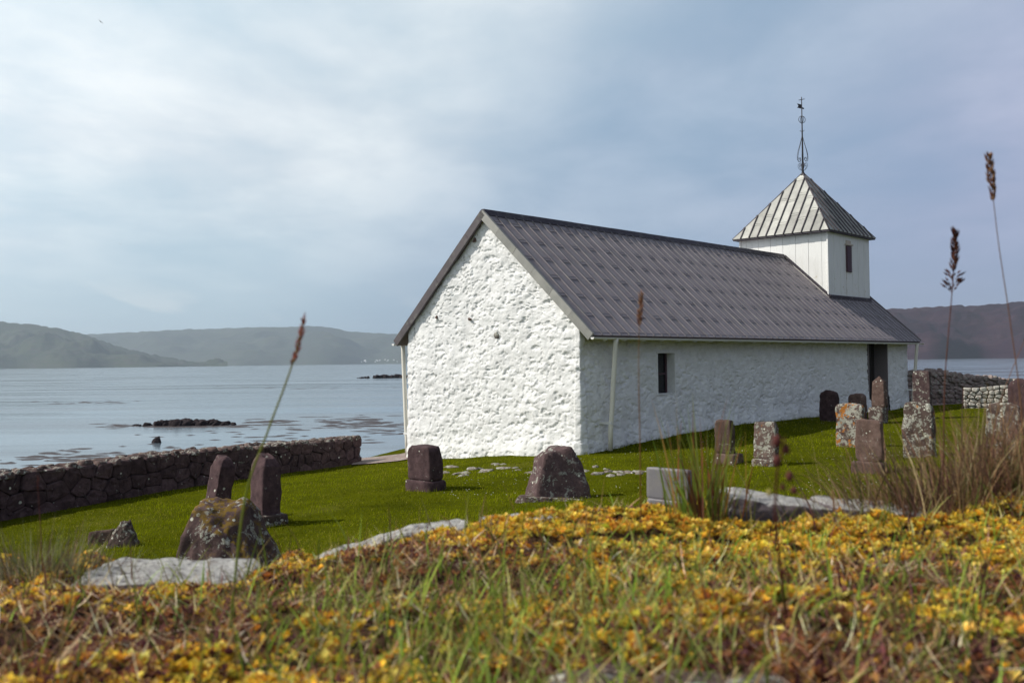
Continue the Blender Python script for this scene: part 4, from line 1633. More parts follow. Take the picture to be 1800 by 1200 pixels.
gq = ground_hit(378, 914)
hull_grave('pillar_gravestone', 'left one of two square dark stone pillars leaning near the sea wall', 378, 914, gq[1] + 0.2, pillar_pts(0.38, 0.32, 1.14, (0.15, 0.05), 0.62), M['basalt'], 31, 0.022, cuts=9)
gq = ground_hit(464, 926)
hull_grave('pillar_gravestone', 'right one of two square dark stone pillars, standing on a flat base', 466, 926, gq[1] + 0.28, pillar_pts(0.42, 0.36, 1.20, (0.03, 0.02), 0.60), M['basalt'], 32, 0.020, cuts=9,
           extra=pillar_pts(0.62, 0.52, 0.19, (0, 0), 0.97, taper=0.97))
# dark boulder: steep lichened left side, broad mossy face sloping to the right
hull_grave('boulder_gravestone', 'dark mossy boulder with sloping flat top behind the turf wall', 392, 1000, 11.6,
           [(-0.62, -0.30, -0.1), (0.55, -0.50, -0.1), (0.74, 0.30, -0.1), (-0.55, 0.45, -0.1), (-0.36, -0.14, 0.93), (-0.30, 0.22, 1.04), (0.02, -0.30, 0.66), (0.22, 0.05, 0.98), (0.26, 0.28, 1.0), (0.46, -0.38, 0.30), (0.66, 0.28, 0.30)], M['basalt_mossy'], 13, 0.04, cuts=13)
gq = ground_hit(218, 961)
hull_grave('fieldstone', 'small lichened pointed stone on the lawn at left', 218, 961, gq[1] + 0.1,
           [(-0.24, -0.14, -0.05), (0.24, -0.16, -0.05), (0.22, 0.16, -0.05), (-0.2, 0.18, -0.05), (-0.02, -0.06, 0.38), (0.10, 0.02, 0.41), (0.16, -0.1, 0.30), (-0.15, -0.02, 0.24)], M['basalt_lichen'], 4, 0.05, 'stone', 8)
gq = ground_hit(182, 961)
hull_grave('fieldstone', 'small smooth brown stone lying beside the pointed one', 180, 961, gq[1] + 0.25,
           [(-0.20, -0.12, -0.05), (0.22, -0.12, -0.05), (0.2, 0.12, -0.05), (-0.2, 0.12, -0.05), (-0.17, -0.10, 0.22), (0.2, -0.08, 0.25), (0.18, 0.1, 0.24), (-0.17, 0.1, 0.2)], M['basalt_brown'], 5, 0.03, 'stone', 7)
grave('block_gravestone', 'square dark stone block on a slab before the white gable', 714, 781, 785, 848, 0.5, M['basalt'], 6, k=14, taper=(0.98, 0.95), arch=0.05, rough=0.024, facet=0.08, base=(708, 787, 845, 863, 0.6))
g6 = ground_hit(985, 879)
hull_grave('broad_gravestone', 'broad dark rough stone with sloping sides in the lawn before the church corner', 982, 879, g6[1] + 0.25,
           [(-0.46, -0.34, -0.1), (0.62, -0.20, -0.1), (0.52, 0.35, -0.1), (-0.66, 0.18, -0.1), (-0.24, -0.20, 0.84), (0.24, -0.10, 0.93), (0.42, -0.08, 0.66), (-0.42, 0.10, 0.74), (-0.16, 0.2, 0.95), (0.22, 0.18, 0.92)], M['basalt_grey'], 21, 0.026,
           extra=[(-0.80, -0.42, -0.06), (0.55, -0.42, -0.06), (0.55, -0.2, -0.06), (-0.80, -0.1, -0.06), (-0.74, -0.38, 0.09), (-0.3, -0.38, 0.07), (0.5, -0.36, 0.03), (-0.7, -0.15, 0.1)])
gs = grave('polished_headstone', 'plain pale grey polished headstone beside the rush clump', 1140, 1213, 827, 888, 0.16, M['granite'], 8, k=26, taper=(1.0, 0.9), rough=0.004, base=(1138, 1215, 880, 890, 0.3), cuts=10)
grave('tall_gravestone', 'narrow dark gravestone on a block base in the church shadow', 1256, 1293, 740, 800, 0.5, M['basalt_brown'], 9, k=9, taper=(0.9, 0.9), rough=0.028, base=(1254, 1309, 798, 816, 0.9))
grave('lichen_gravestone', 'narrow gravestone blotched with white lichen in the lawn middle', 1326, 1368, 743, 810, 0.32, M['basalt_lichen'], 10, k=10, taper=(0.94, 0.9), rough=0.028, base=(1322, 1370, 808, 820, 0.5))
grave('rounded_gravestone', 'dark rounded gravestone standing against the shaded church wall', 1442, 1475, 687, 742, 0.35, M['basalt'], 11, k=9, arch=0.08, rough=0.03)
grave('rounded_gravestone', 'reddish brown rounded gravestone behind the orange lichened one', 1492, 1523, 692, 738, 0.4, M['basalt_brown'], 12, k=9, arch=0.08, rough=0.028)
ob = grave('obelisk', 'reddish obelisk with pointed cap before the church doorway', 1533, 1561, 672, 722, 0.62, M['basalt_brown'], 14, k=18, taper=(0.84, 0.84), rough=0.004, base=(1526, 1562, 716, 744, 0.85), cuts=10, basemat=M['basalt_lichen'])
hd = [c for c in ob.children if c.name.startswith('headstone')][0]
bbx = [Vector(c) for c in hd.bound_box]
zt = max(c.z for c in bbx)
wx_ = 0.5 * max(c.x for c in bbx) * 2 * 0.86
wy_ = 0.5 * max(c.y for c in bbx) * 2 * 0.86
m = MB()
m.add([(-wx_, -wy_, 0), (wx_, -wy_, 0), (wx_, wy_, 0), (-wx_, wy_, 0), (0, 0, 0.20)], [(0, 1, 4), (1, 2, 4), (2, 3, 4), (3, 0, 4), (3, 2, 1, 0)])
c_ = m.build('cap', M['basalt_brown'], ob)
c_.location = hd.location + Vector((0, 0, zt - 0.015))
grave('lichen_gravestone', 'pale gravestone with orange and white lichen', 1472, 1519, 710, 787, 0.3, M['basalt_orange'], 15, k=11, taper=(0.96, 0.9), arch=0.03, rough=0.03)
grave('tall_gravestone', 'brown pitted gravestone on a stepped base left of the dry tussock', 1508, 1554, 740, 817, 0.34, M['basalt_brown'], 16, k=10, taper=(0.93, 0.9), rough=0.03, base=(1498, 1560, 813, 833, 0.5))
grave('tall_gravestone', 'tall dark gravestone spotted white before the far yard wall', 1607, 1637, 653, 735, 0.35, M['basalt_grey'], 17, k=12, rough=0.006)
grave('lichen_gravestone', 'grey green lichened gravestone behind the dry tussock, left', 1592, 1641, 708, 805, 0.3, M['basalt_lichen'], 18, k=11, rough=0.03, arch=0.04)
grave('lichen_gravestone', 'grey lichened gravestone with dark side behind the dry tussock, right', 1738, 1792, 709, 815, 0.32, M['basalt_lichen'], 19, k=11, rough=0.03, arch=0.05)
grave('tall_gravestone', 'dark red gravestone with white dots at the right edge', 1776, 1812, 667, 765, 0.4, M['basalt'], 20, k=10, rough=0.008, arch=0.1)

# flat stones let into the grass before the gable and the path edge
rp = random.Random(8)
fl_pool = []
for i in range(7):
    me = rock_mesh('paving_stone', 0.5, 0.34, 0.10, 4, 4, 400 + i, 0.05, facet=0.3, sink=0.05)
    me.materials.append(M['basalt_pale'])
    fl_pool.append(me)
pv = empty('stone_edging', tuple(ground_hit(900, 825)))
tag(pv, 'broken row of flat pale stones in the grass before the gable', 'edging')
for i in range(46):
    x = 785 + 340 * (i / 45) + rp.uniform(-8, 8)
    y = 820 + 9 * math.sin(i * 0.35) * 0.5 + rp.uniform(-6, 8) + (4 if x < 960 else 6)
    if 915 < x < 1042 and y > 815 and rp.random() < 0.5:
        continue
    p = ground_hit(x, y)
    o = link('paving_stone', rp.choice(fl_pool), None, pv)
    o.location = Vector((p[0], p[1], p[2] - 0.012)) - pv.location
    o.rotation_euler = (rp.uniform(-0.08, 0.08), rp.uniform(-0.08, 0.08), rp.uniform(0, 6.3))
    s = rp.uniform(0.35, 0.95)
    o.scale = (s, s, rp.uniform(0.6, 1.0))
# trodden path between wall end and church corner
m = MB()
pp = [ground_hit(x, y) for x, y in ((618, 818), (660, 815), (700, 811), (716, 808))]
vs, fs = [], []
for i, p in enumerate(pp):
    for dlt in (-0.1, 2.4):
        q = np.array([p[0] - 0.3 * dlt * 0.3, p[1] + dlt])
        vs.append((q[0], q[1], float(gh(*q)) + 0.035))
for i in range(len(pp) - 1):
    fs.append((2 * i, 2 * i + 2, 2 * i + 3, 2 * i + 1))
tag(m.add(vs, fs).build('path', M['field_wall']), 'short stone path at the church corner', kind='structure')

# ------------------------------------------------------------------ rocks and weed in the sea
def sea_pt(x, y):
    d = ray(x, y)
    Y = -CZ / d[2]
    return np.array([d[0] * Y, Y, 0.0])


pool = []
for i in range(6):
    me = rock_mesh('rock', 1.0, 0.9, 0.7, 3.2, 5, 500 + i, 0.07, facet=0.35, sink=0.2)
    me.materials.append(M['wet_rock'])
    pool.append(me)


def islet(label, l, r, ytop, ybase, n, seed):
    c = sea_pt((l + r) / 2, ybase)
    root = empty('islet', tuple(c))
    tag(root, label, 'islet')
    rr = random.Random(seed)
    W = (r - l) * c[1] / F
    H = (ybase - ytop) * c[1] / F
    for i in range(n):
        u = rr.uniform(-1, 1)
        o = link('rock', rr.choice(pool), None, root)
        hh = H * (1 - 0.75 * u * u) * rr.uniform(0.6, 1.1)
        s = max(hh, 0.3)
        o.location = (u * W / 2, rr.uniform(-0.12, 0.12) * W, -0.05)
        o.rotation_euler = (rr.uniform(-0.2, 0.2), rr.uniform(-0.2, 0.2), rr.uniform(0, 6.3))
        o.scale = (s * rr.uniform(1.1, 2.0), s * rr.uniform(1.0, 1.6), s * 1.5)
    return root


islet('low dark rocky islet in the water left of the church', 230, 425, 732, 747, 70, 3)
islet('distant dark skerry close behind the church gable', 628, 760, 655, 664, 45, 4)
p = sea_pt(274, 778)
o = link('rock', rock_mesh('sea_rock', 0.95, 0.7, 0.75, 3.5, 8, 520, 0.05, taper=(0.35, 0.4), facet=0.4, sink=0.12, lean=(0.25, 0)), M['wet_rock'])
o.location = tuple(p)
tag(o, 'single small pointed rock standing out of the water', 'rock')

# floating weed: many thin low lenses
rw = np.random.default_rng(33)
spots = []


def weed(cx, cy, sx, sy, n, smin, smax):
    for _ in range(n):
        spots.append((rw.normal(cx, sx), rw.normal(cy, sy), rw.uniform(smin, smax)))


weed(200, 749, 20, 2, 16, 0.4, 1.2)
weed(330, 748, 60, 1.6, 60, 0.5, 1.6)
weed(470, 741, 25, 1.6, 28, 0.4, 1.3)
weed(610, 742, 45, 6, 60, 0.4, 1.4)
weed(680, 750, 30, 8, 30, 0.4, 1.2)
weed(560, 762, 90, 12, 26, 0.4, 1.1)
weed(400, 768, 90, 7, 16, 0.4, 1.0)
weed(150, 800, 45, 6, 34, 0.3, 1.0)
weed(60, 806, 40, 7, 24, 0.3, 0.9)
weed(160, 707, 50, 1.5, 30, 0.4, 1.5)
weed(520, 682, 60, 2, 14, 0.6, 2.0)
weed(330, 790, 120, 10, 18, 0.3, 0.8)
vs, fs = [], []
for (x, y, s) in spots:
    if y < 672:
        continue
    c = sea_pt(x, y)
    nn = 9
    b = len(vs)
    vs.append((c[0], c[1], 0.05))
    ph = rw.uniform(0, 6)
    for k in range(nn):
        a = 2 * math.pi * k / nn
        r_ = s * (0.6 + 0.5 * rw.random())
        vs.append((c[0] + r_ * 1.35 * math.cos(a), c[1] + r_ * 0.8 * math.sin(a), -0.01))
    for k in range(nn):
        fs.append((b, b + 1 + k, b + 1 + (k + 1) % nn))
weed_m = NT('seaweed')
wm = weed_m.done(weed_m.ramp(weed_m.noise(3, 4), [(0.3, (0.016, 0.010, 0.010)), (0.7, (0.045, 0.024, 0.022))]), 0.6)
tag(link('seaweed', mesh_np('seaweed', np.array(vs), np.array(fs), True), wm), 'patches of reddish brown seaweed floating on the water', 'seaweed', kind='stuff')

# far village: tiny pale houses on the opposite shore
def house_mesh():
    m = MB()
    m.box(-6, 6, -4, 4, 0, 5)
    m.add([(-6.4, -4.5, 4.8), (6.4, -4.5, 4.8), (6.4, 4.5, 4.8), (-6.4, 4.5, 4.8), (-6.4, 0, 8.6), (6.4, 0, 8.6)], [(0, 1, 5, 4), (2, 3, 4, 5), (1, 2, 5), (3, 0, 4), (3, 2, 1, 0)])
    return m.mesh('far_house')


hm = house_mesh()
hm.materials.append(M['board'])
for i in range(16):
    x = rp.uniform(585, 700)
    y = 636.5 - (x - 585) / 115 * 1.0 - rp.uniform(0, 4)
    Y = 8330 + (637 - y) * 22
    p = at(x, y, Y)
    o = link('far_house', hm)
    o.location = (p[0], Y, p[2] - 4)
    o.rotation_euler = (0, 0, rp.uniform(-0.8, 0.8))
    s = rp.uniform(0.7, 1.2)
    o.scale = (s, s, s)
    tag(o, 'tiny white house in the village on the far shore', 'house', 'houses of the far village')

# ------------------------------------------------------------------ plants: blades
def blades(P, head, th0, bend, L, W, K, c0, c1, twist=None):
    """curved tapering blades; th0 = tilt from vertical at the root, bend = further tilt to the tip"""
    N = len(P)
    s = np.linspace(0, 1, K + 1)
    H = np.stack([np.cos(head), np.sin(head)], -1)
    side_a = head + np.pi / 2 if twist is None else head + np.pi / 2 + twist
    S = np.stack([np.cos(side_a), np.sin(side_a), np.zeros(N)], -1)
    cur = np.array(P, float)
    verts = np.zeros((N, 2 * K + 1, 3))
    cols = np.zeros((N, 2 * K + 1, 3))
    for k in range(K + 1):
        if k:
            t = th0 + bend * (s[k] + s[k - 1]) / 2
            step = (L / K)[:, None]
            cur = cur + np.concatenate([H * np.sin(t)[:, None], np.cos(t)[:, None]], -1) * step
        wd = W * (1 - s[k] ** 1.6) * (0.75 + 0.5 * s[k] * (1 - s[k]) * 2)
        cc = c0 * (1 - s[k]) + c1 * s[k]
        if k < K:
            verts[:, 2 * k] = cur - S * wd[:, None] / 2
            verts[:, 2 * k + 1] = cur + S * wd[:, None] / 2
            cols[:, 2 * k] = cc
            cols[:, 2 * k + 1] = cc
        else:
            verts[:, 2 * K] = cur
            cols[:, 2 * K] = cc
    tri = []
    for k in range(K - 1):
        a = 2 * k
        tri += [(a, a + 1, a + 3), (a, a + 3, a + 2)]
    a = 2 * (K - 1)
    tri.append((a, a + 1, a + 2))
    tri = np.array(tri)
    n = 2 * K + 1
    Fc = (np.arange(N)[:, None, None] * n + tri[None]).reshape(-1, 3)
    return verts.reshape(-1, 3), Fc, cols.reshape(-1, 3)


def cat_parts(parts):
    V, Fc, C, off = [], [], [], 0
    for v, f, c in parts:
        V.append(v)
        Fc.append(f + off)
        C.append(c)
        off += len(v)
    return np.concatenate(V), np.concatenate(Fc), np.concatenate(C)


def pick(pal, n, r, jitter=0.2, weights=None):
    pal = np.array(pal)
    i = r.choice(len(pal), n, p=weights)
    return pal[i] * (1 + jitter * r.normal(size=(n, 1))).clip(0.45, 1.7) * (1 + 0.08 * r.normal(size=(n, 3))).clip(0.7, 1.3)


# lawn grass: short blades over the part of the yard in view
rl = np.random.default_rng(91)
NG = 270000
# density falls with distance so that the picture is covered evenly
Yl = 10.5 + (46 - 10.5) * rl.random(NG) ** 1.55
Xl = (rl.random(NG) * 2 - 1) * (Yl * 0.62 + 1.0)
sd = shore_dist(Xl, Yl)
pn = (Xl - CH0[0]) * NX[0] + (Yl - CH0[1]) * NX[1]
pa = (Xl - CH0[0]) * AX[0] + (Yl - CH0[1]) * AX[1]
inside = (np.abs(pn) < HW + 0.12) & (pa > 0.05) & (pa < LEN)
keep = (sd < 0.3) & ~inside & ~((Xl < -2.4) & (Yl > 29.2))
Xl, Yl = Xl[keep], Yl[keep]
Zl = gh(Xl, Yl)
n = len(Xl)
patch = fbm2(Xl * 0.45, Yl * 0.45, 4, 61)
patch2 = fbm2(Xl * 2.2, Yl * 2.2, 3, 62)
g0 = np.array([0.075, 0.082, 0.002])
g1 = np.array([0.25, 0.285, 0.005])
g2 = np.array([0.34, 0.31, 0.05])
k = np.clip(0.55 + 0.62 * patch + 0.40 * patch2 + 0.22 * rl.normal(size=n), 0, 1)[:, None]
cl = g0 * (1 - k) + g1 * k
yl = (rl.random(n) < 0.05 + 0.22 * sstep(0.25, 0.7, fbm2(Xl * 0.9, Yl * 0.9, 3, 66)))[:, None]
cl = np.where(yl, g2, cl)
hgt_ = 0.020 + 0.030 * rl.random(n) + 0.015 * np.clip(patch2, 0, 1)
# longer fringe along the foot of the walls
fr_ = (np.abs(pn[keep] - HW - 0.25) < 0.25) & (pa[keep] > 0)
for ob_ in [o_ for o_ in col.objects if o_.get('group') == GRP]:
    fr_ |= np.hypot(Xl - ob_.location.x, Yl - ob_.location.y) < 0.55 + 0.2 * patch2
hgt_ = np.where(fr_, hgt_ * 2.0, hgt_) * (1 + 0.9 * np.clip(patch - 0.35, 0, 1))
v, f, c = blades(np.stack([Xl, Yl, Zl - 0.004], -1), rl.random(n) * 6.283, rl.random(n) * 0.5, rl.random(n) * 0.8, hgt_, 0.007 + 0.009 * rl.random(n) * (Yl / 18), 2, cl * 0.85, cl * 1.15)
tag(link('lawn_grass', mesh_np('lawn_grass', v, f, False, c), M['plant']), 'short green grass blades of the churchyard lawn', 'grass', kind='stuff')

# daisies
nd = 420
Xd, Yd = [], []
while len(Xd) < nd:
    x_, y_ = rl.uniform(780, 1800), rl.uniform(735, 880)
    p = ground_hit(x_, y_) if len(Xd) % 1 == 0 else None
    if p[1] < 36 and fbm2(np.array([p[0] * 0.5]), np.array([p[1] * 0.5]), 2, 8)[0] > -0.25:
        q = (p[:2] - CH0) @ NX
        if abs(q) < HW + 0.3:
            continue
        Xd.append(p[0])
        Yd.append(p[1])
Xd, Yd = np.array(Xd), np.array(Yd)
Zd = gh(Xd, Yd) + 0.045 + 0.02 * rl.random(nd)
vs, fs = [], []
for x_, y_, z_ in zip(Xd, Yd, Zd):
    b = len(vs)
    vs.append((x_, y_, z_ + 0.006))
    r_ = rl.uniform(0.008, 0.014)
    for k_ in range(8):
        a = k_ * math.pi / 4
        rr_ = r_ * (1.0 if k_ % 2 else 0.8)
        vs.append((x_ + rr_ * math.cos(a), y_ + rr_ * math.sin(a), z_))
    for k_ in range(8):
        fs.append((b, b + 1 + k_, b + 1 + (k_ + 1) % 8))
tag(link('daisies', mesh_np('daisies', np.array(vs), np.array(fs)), m_paint('petal', (0.8, 0.8, 0.74), amt=0.1)), 'tiny white daisies scattered in the lawn', 'flowers', kind='stuff')

# ------------------------------------------------------------------ foreground: turf-topped wall
# slabs along its far edge and at the near edge: (pixel x, pixel y of the top, distance, width, depth, height, tilt, seed)
SL_ = [(303, 1000, 2.42, 0.42, 0.30, 0.14, 0.02, 1), (640, 954, 2.58, 0.30, 0.18, 0.12, -0.30, 2), (765, 923, 2.60, 0.18, 0.16, 0.10, -0.10, 3), (915, 909, 2.62, 0.24, 0.12, 0.09, -0.03, 4),
       (1362, 874, 2.60, 0.30, 0.24, 0.12, 0.15, 5), (1550, 889, 2.58, 0.34, 0.24, 0.12, 0.10, 6),
       (60, 1022, 2.55, 0.22, 0.2, 0.14, 0.0, 9)]
stone_spots = [(at(q[0], q[1], q[2])[0], q[2], q[3], q[4]) for q in SL_]


EX = np.array([-4.0, -2.5, -1.35, -0.69, -0.51, -0.375, -0.225, -0.105, 0.15, 0.45, 0.6, 1.11, 1.35, 2.5, 4.0])
EH = np.array([-0.60, -0.56, -0.525, -0.530, -0.497, -0.462, -0.436, -0.428, -0.412, -0.402, -0.410, -0.408, -0.345, -0.30, -0.36])


def edge_y(x):
    return 2.60 + 0.07 * fbm2(np.asarray(x, float) * 1.3, np.zeros(np.shape(x)), 3, 15)


def wtop(x, y):
    """top of the turf wall"""
    x = np.asarray(x, float)
    y = np.asarray(y, float)
    eh = np.interp(x, EX, EH)
    k = sstep(1.15, 2.5, y)
    z = (-0.445 - 0.02 * x * 0) * (1 - k) + eh * k
    z = z - 0.10 * sstep(1.0, 0.5, y)
    z = z + 0.030 * fbm2(x * 2.2, y * 2.2, 3, 21) * (1 - 0.6 * sstep(2.2, 2.6, y)) + 0.012 * fbm2(x * 9, y * 9, 3, 22)
    over = np.clip(y - edge_y(x), 0, 1)
    z = z - 2.2 * over ** 1.5
    for (sx, sy, sw_, sdp) in stone_spots:
        z = z - 0.05 * (sstep(0.62, 0.40, np.abs(x - sx) / sw_) * sstep(0.75, 0.4, np.abs(y - sy) / sdp))
    return CZ + z - 0.018


tx = np.linspace(-7, 8, 420)
ty = np.concatenate([np.linspace(0.42, 2.75, 130)])
TX, TY = np.meshgrid(tx, ty)
TZ = wtop(TX, TY)
rows_ = [np.stack([tx, np.full_like(tx, 0.40), np.full_like(tx, CZ - 2.6)], -1)]
rows_ += [np.stack([TX[i], TY[i], TZ[i]], -1) for i in range(len(ty))]
rows_ += [np.stack([tx, np.full_like(tx, 2.86), gh(tx, np.full_like(tx, 2.86)) - 0.3], -1)]
G = np.array(rows_)
nr, nc = G.shape[:2]
ii = (np.arange(nr - 1)[:, None] * nc + np.arange(nc - 1)[None]).ravel()
tw = empty('turf_wall', (0, 1.6, CZ - 2.6))
tag(tw, 'broad moss and grass grown stone wall in the foreground', 'stone wall')
o = link('earth', mesh_np('wall_earth', G.reshape(-1, 3), np.stack([ii, ii + 1, ii + nc + 1, ii + nc], -1), True), M['soil'], tw)
o.location = -Vector(tw.location)
for (x, y, Y, w, dp, h, tilt, sd_) in SL_:
    me = rock_mesh('slab', w, dp, h, 16, 22, 600 + sd_, 0.02, taper=(0.98, 0.95), facet=0.06, sink=h, freq=6)
    o = link('stone', me, M['lichen_slab'], tw)
    p = at(x, y, Y)
    o.location = Vector(p) - Vector(tw.location)
    o.rotation_euler = (0, tilt, 0)
for (x, y, Y, w, dp, h, tilt, sd_) in ((1050, 1184, 1.31, 0.15, 0.10, 0.08, -0.10, 7), (1275, 1192, 1.27, 0.22, 0.10, 0.08, 0.02, 8)):      # half grown over
    me = rock_mesh('slab', w, dp, h, 8, 16, 600 + sd_, 0.04, taper=(0.95, 0.9), facet=0.2, sink=h, freq=6)
    o = link('stone', me, M['basalt_lichen'], tw)
    o.location = Vector(at(x, y, Y)) - Vector(tw.location)
    o.rotation_euler = (0, tilt, 0)
for i in range(26):        # the wall's own face towards the yard
    for j in range(4):
        x_ = -6.5 + i * 0.55 + 0.25 * (j % 2)
        me = caps[(i * 3 + j) % 8]
        o = link('stone', me, None, tw)
        o.location = Vector((x_, 2.84, CZ - 0.85 - j * 0.42)) - Vector(tw.location)
        o.scale = (1.25, 0.6, 3.2)


def off_stone(x, y, grow=0.92):
    k = np.ones(np.shape(x), bool)
    for (sx, sy, w, dp) in stone_spots:
        k &= ~((np.abs(x - sx) < w * 0.5 * grow) & (np.abs(y - sy) < dp * 0.5 * grow))
    return k


rf = np.random.default_rng(17)


def scatter(n, y0=0.75, y1=2.68, x0=-0.84, x1=0.88, r=rf):
    y = y0 + (y1 - y0) * r.random(n) ** 0.9
    x = (x0 + (x1 - x0) * r.random(n)) * (y + 0.5)
    return x, y


def gauss(x, y, px, py, Y, rx, ry):
    c = at(px, py, Y)
    return np.exp(-((x - c[0]) / rx) ** 2 - ((y - c[1]) / ry) ** 2)


def zone(x, y):
    """how mossy (yellow) versus littered (brown) the turf is"""
    m = -0.10 + 0.65 * fbm2(x * 2.6, y * 2.6, 3, 71) + 0.25 * fbm2(x * 8, y * 8, 2, 72)
    m = m + 0.55 * gauss(x, y, 1420, 980, 2.1, 0.55, 0.45) + 0.6 * gauss(x, y, 900, 930, 2.5, 0.8, 0.14) + 0.5 * gauss(x, y, 1700, 900, 2.45, 0.45, 0.3)
    m = m + 0.4 * gauss(x, y, 300, 1050, 2.1, 0.5, 0.12) + 0.35 * gauss(x, y, 120, 1150, 1.4, 0.4, 0.25) - 0.5 * gauss(x, y, 700, 1020, 1.95, 0.45, 0.3) - 0.25 * gauss(x, y, 1750, 1150, 1.4, 0.4, 0.4)
    return m


# moss cushions of small pointed leaves
NM = 98000
x, y = scatter(NM)
gap_ = fbm2(x * 11, y * 11, 3, 75) + 0.5 * fbm2(x * 4, y * 4, 2, 76)
keep = off_stone(x, y) & (y < edge_y(x) + 0.06) & ((gap_ > -0.28) | (y > 2.3) | (rf.random(NM) < 0.12))
x, y = x[keep], y[keep]
zn = zone(x, y)
N = len(x)
cush = np.clip(0.5 + 0.8 * zn, 0, 1)
lump = 0.5 + 0.5 * fbm2(x * 22, y * 22, 2, 73)
z = wtop(x, y) + cush * 0.034 * lump
yel = np.array([(0.86, 0.62, 0.08), (0.74, 0.47, 0.05), (0.95, 0.76, 0.20), (0.64, 0.31, 0.045), (0.66, 0.55, 0.09)])
brn = np.array([(0.24, 0.095, 0.055), (0.38, 0.16, 0.06), (0.13, 0.05, 0.055), (0.50, 0.26, 0.09), (0.18, 0.075, 0.07)])
isy = rf.random(N) < np.clip(0.34 + 1.15 * zn + 1.1 * (lump - 0.5), 0.03, 0.95)
tc_ = np.where(isy[:, None], pick(yel, N, rf), pick(brn, N, rf, 0.25))
NLF = 7
idx = np.repeat(np.arange(N), NLF)
n = len(idx)
sz = ((0.0065 + 0.0085 * rf.random(N)) * (1 + 0.25 * sstep(2.0, 1.4, y)))[idx] * (0.8 + 0.4 * rf.random(n))
az = rf.random(n) * 6.283
el = 0.25 + 1.0 * rf.random(n)
P0 = np.stack([x[idx], y[idx], z[idx]], -1) + rf.normal(size=(n, 3)) * np.array([0.003, 0.003, 0.002])
D = np.stack([np.cos(az) * np.cos(el), np.sin(az) * np.cos(el), np.sin(el)], -1)
S = np.stack([-np.sin(az), np.cos(az), np.zeros(n)], -1)
wl = sz * (0.22 + 0.16 * rf.random(n))
mid = P0 + D * (sz * 0.5)[:, None] + np.array([0, 0, 0.001])
vm = np.stack([P0, mid - S * wl[:, None], P0 + D * sz[:, None] + np.array([0, 0, -0.001]), mid + S * wl[:, None]], 1).reshape(-1, 3)
fm = (np.arange(n)[:, None] * 4 + np.array([0, 1, 2, 3])[None])
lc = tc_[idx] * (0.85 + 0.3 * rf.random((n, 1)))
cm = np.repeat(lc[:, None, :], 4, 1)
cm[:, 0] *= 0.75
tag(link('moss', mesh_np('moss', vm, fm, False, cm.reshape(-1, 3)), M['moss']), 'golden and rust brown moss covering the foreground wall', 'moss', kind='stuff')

# short grass, straw and dead litter
parts = []
x, y = scatter(28000)
zn = zone(x, y)
gz_ = 0.22 + 0.5 * fbm2(x * 1.7, y * 1.7, 3, 81) + 0.5 * gauss(x, y, 1150, 1060, 1.7, 0.6, 0.45) + 0.45 * gauss(x, y, 830, 1100, 1.5, 0.25, 0.3) - 0.25 * gauss(x, y, 150, 1080, 1.8, 0.5, 0.5) + 0.2 * gauss(x, y, 1600, 1100, 1.5, 0.5, 0.3)
keep = (rf.random(len(x)) < np.clip(gz_ * 0.55, 0.03, 0.7)) & off_stone(x, y) & (y < edge_y(x) + 0.02)
x, y = x[keep], y[keep]
n = len(x)
gp = [(0.20, 0.30, 0.04), (0.30, 0.40, 0.07), (0.15, 0.20, 0.035), (0.42, 0.46, 0.15), (0.34, 0.29, 0.09)]
c = pick(gp, n, rf)
LL = (0.04 + 0.11 * rf.random(n) ** 1.5) * np.where(y > 2.35, 0.75, 1.0)
parts.append(blades(np.stack([x, y, wtop(x, y) - 0.003], -1), rf.random(n) * 6.283, 0.1 + 0.55 * rf.random(n), 0.2 + 0.9 * rf.random(n), LL, 0.0024 + 0.0032 * rf.random(n), 5, c * 0.9, c * 1.2, rf.normal(size=n) * 0.6))
x, y = scatter(27000)
zn = zone(x, y)
keep = (rf.random(len(x)) < np.clip(0.62 - 0.75 * zn, 0.12, 1)) & off_stone(x, y) & (y < edge_y(x) + 0.03)
x, y = x[keep], y[keep]
n = len(x)
sp_ = [(0.72, 0.56, 0.32), (0.52, 0.34, 0.18), (0.22, 0.10, 0.085), (0.14, 0.065, 0.07), (0.85, 0.74, 0.50), (0.36, 0.18, 0.11)]
c = pick(sp_, n, rf)
parts.append(blades(np.stack([x, y, wtop(x, y) + 0.004 + 0.016 * rf.random(n)], -1), rf.random(n) * 6.283, 0.75 + 0.85 * rf.random(n), rf.normal(size=n) * 0.6, 0.02 + 0.065 * rf.random(n), 0.0018 + 0.0036 * rf.random(n) ** 2, 4, c, c * 1.05, rf.normal(size=n) * 0.8))
# sparse taller blades
x, y = scatter(1500, 1.0, 2.62)
n = len(x)
c = pick([(0.09, 0.12, 0.025), (0.15, 0.17, 0.04), (0.20, 0.14, 0.06), (0.12, 0.06, 0.045)], n, rf)
parts.append(blades(np.stack([x, y, wtop(x, y)], -1), rf.random(n) * 6.283, 0.05 + 0.45 * rf.random(n), 0.2 + 0.8 * rf.random(n), 0.07 + 0.10 * rf.random(n), 0.0024 + 0.003 * rf.random(n), 7, c, c * 1.15, rf.normal(size=n) * 0.6))
v, f, c = cat_parts(parts)
tag(link('turf_grass', mesh_np('turf_grass', v, f, False, c), M['plant']), 'short green and withered grass on the foreground wall', 'grass', kind='stuff')


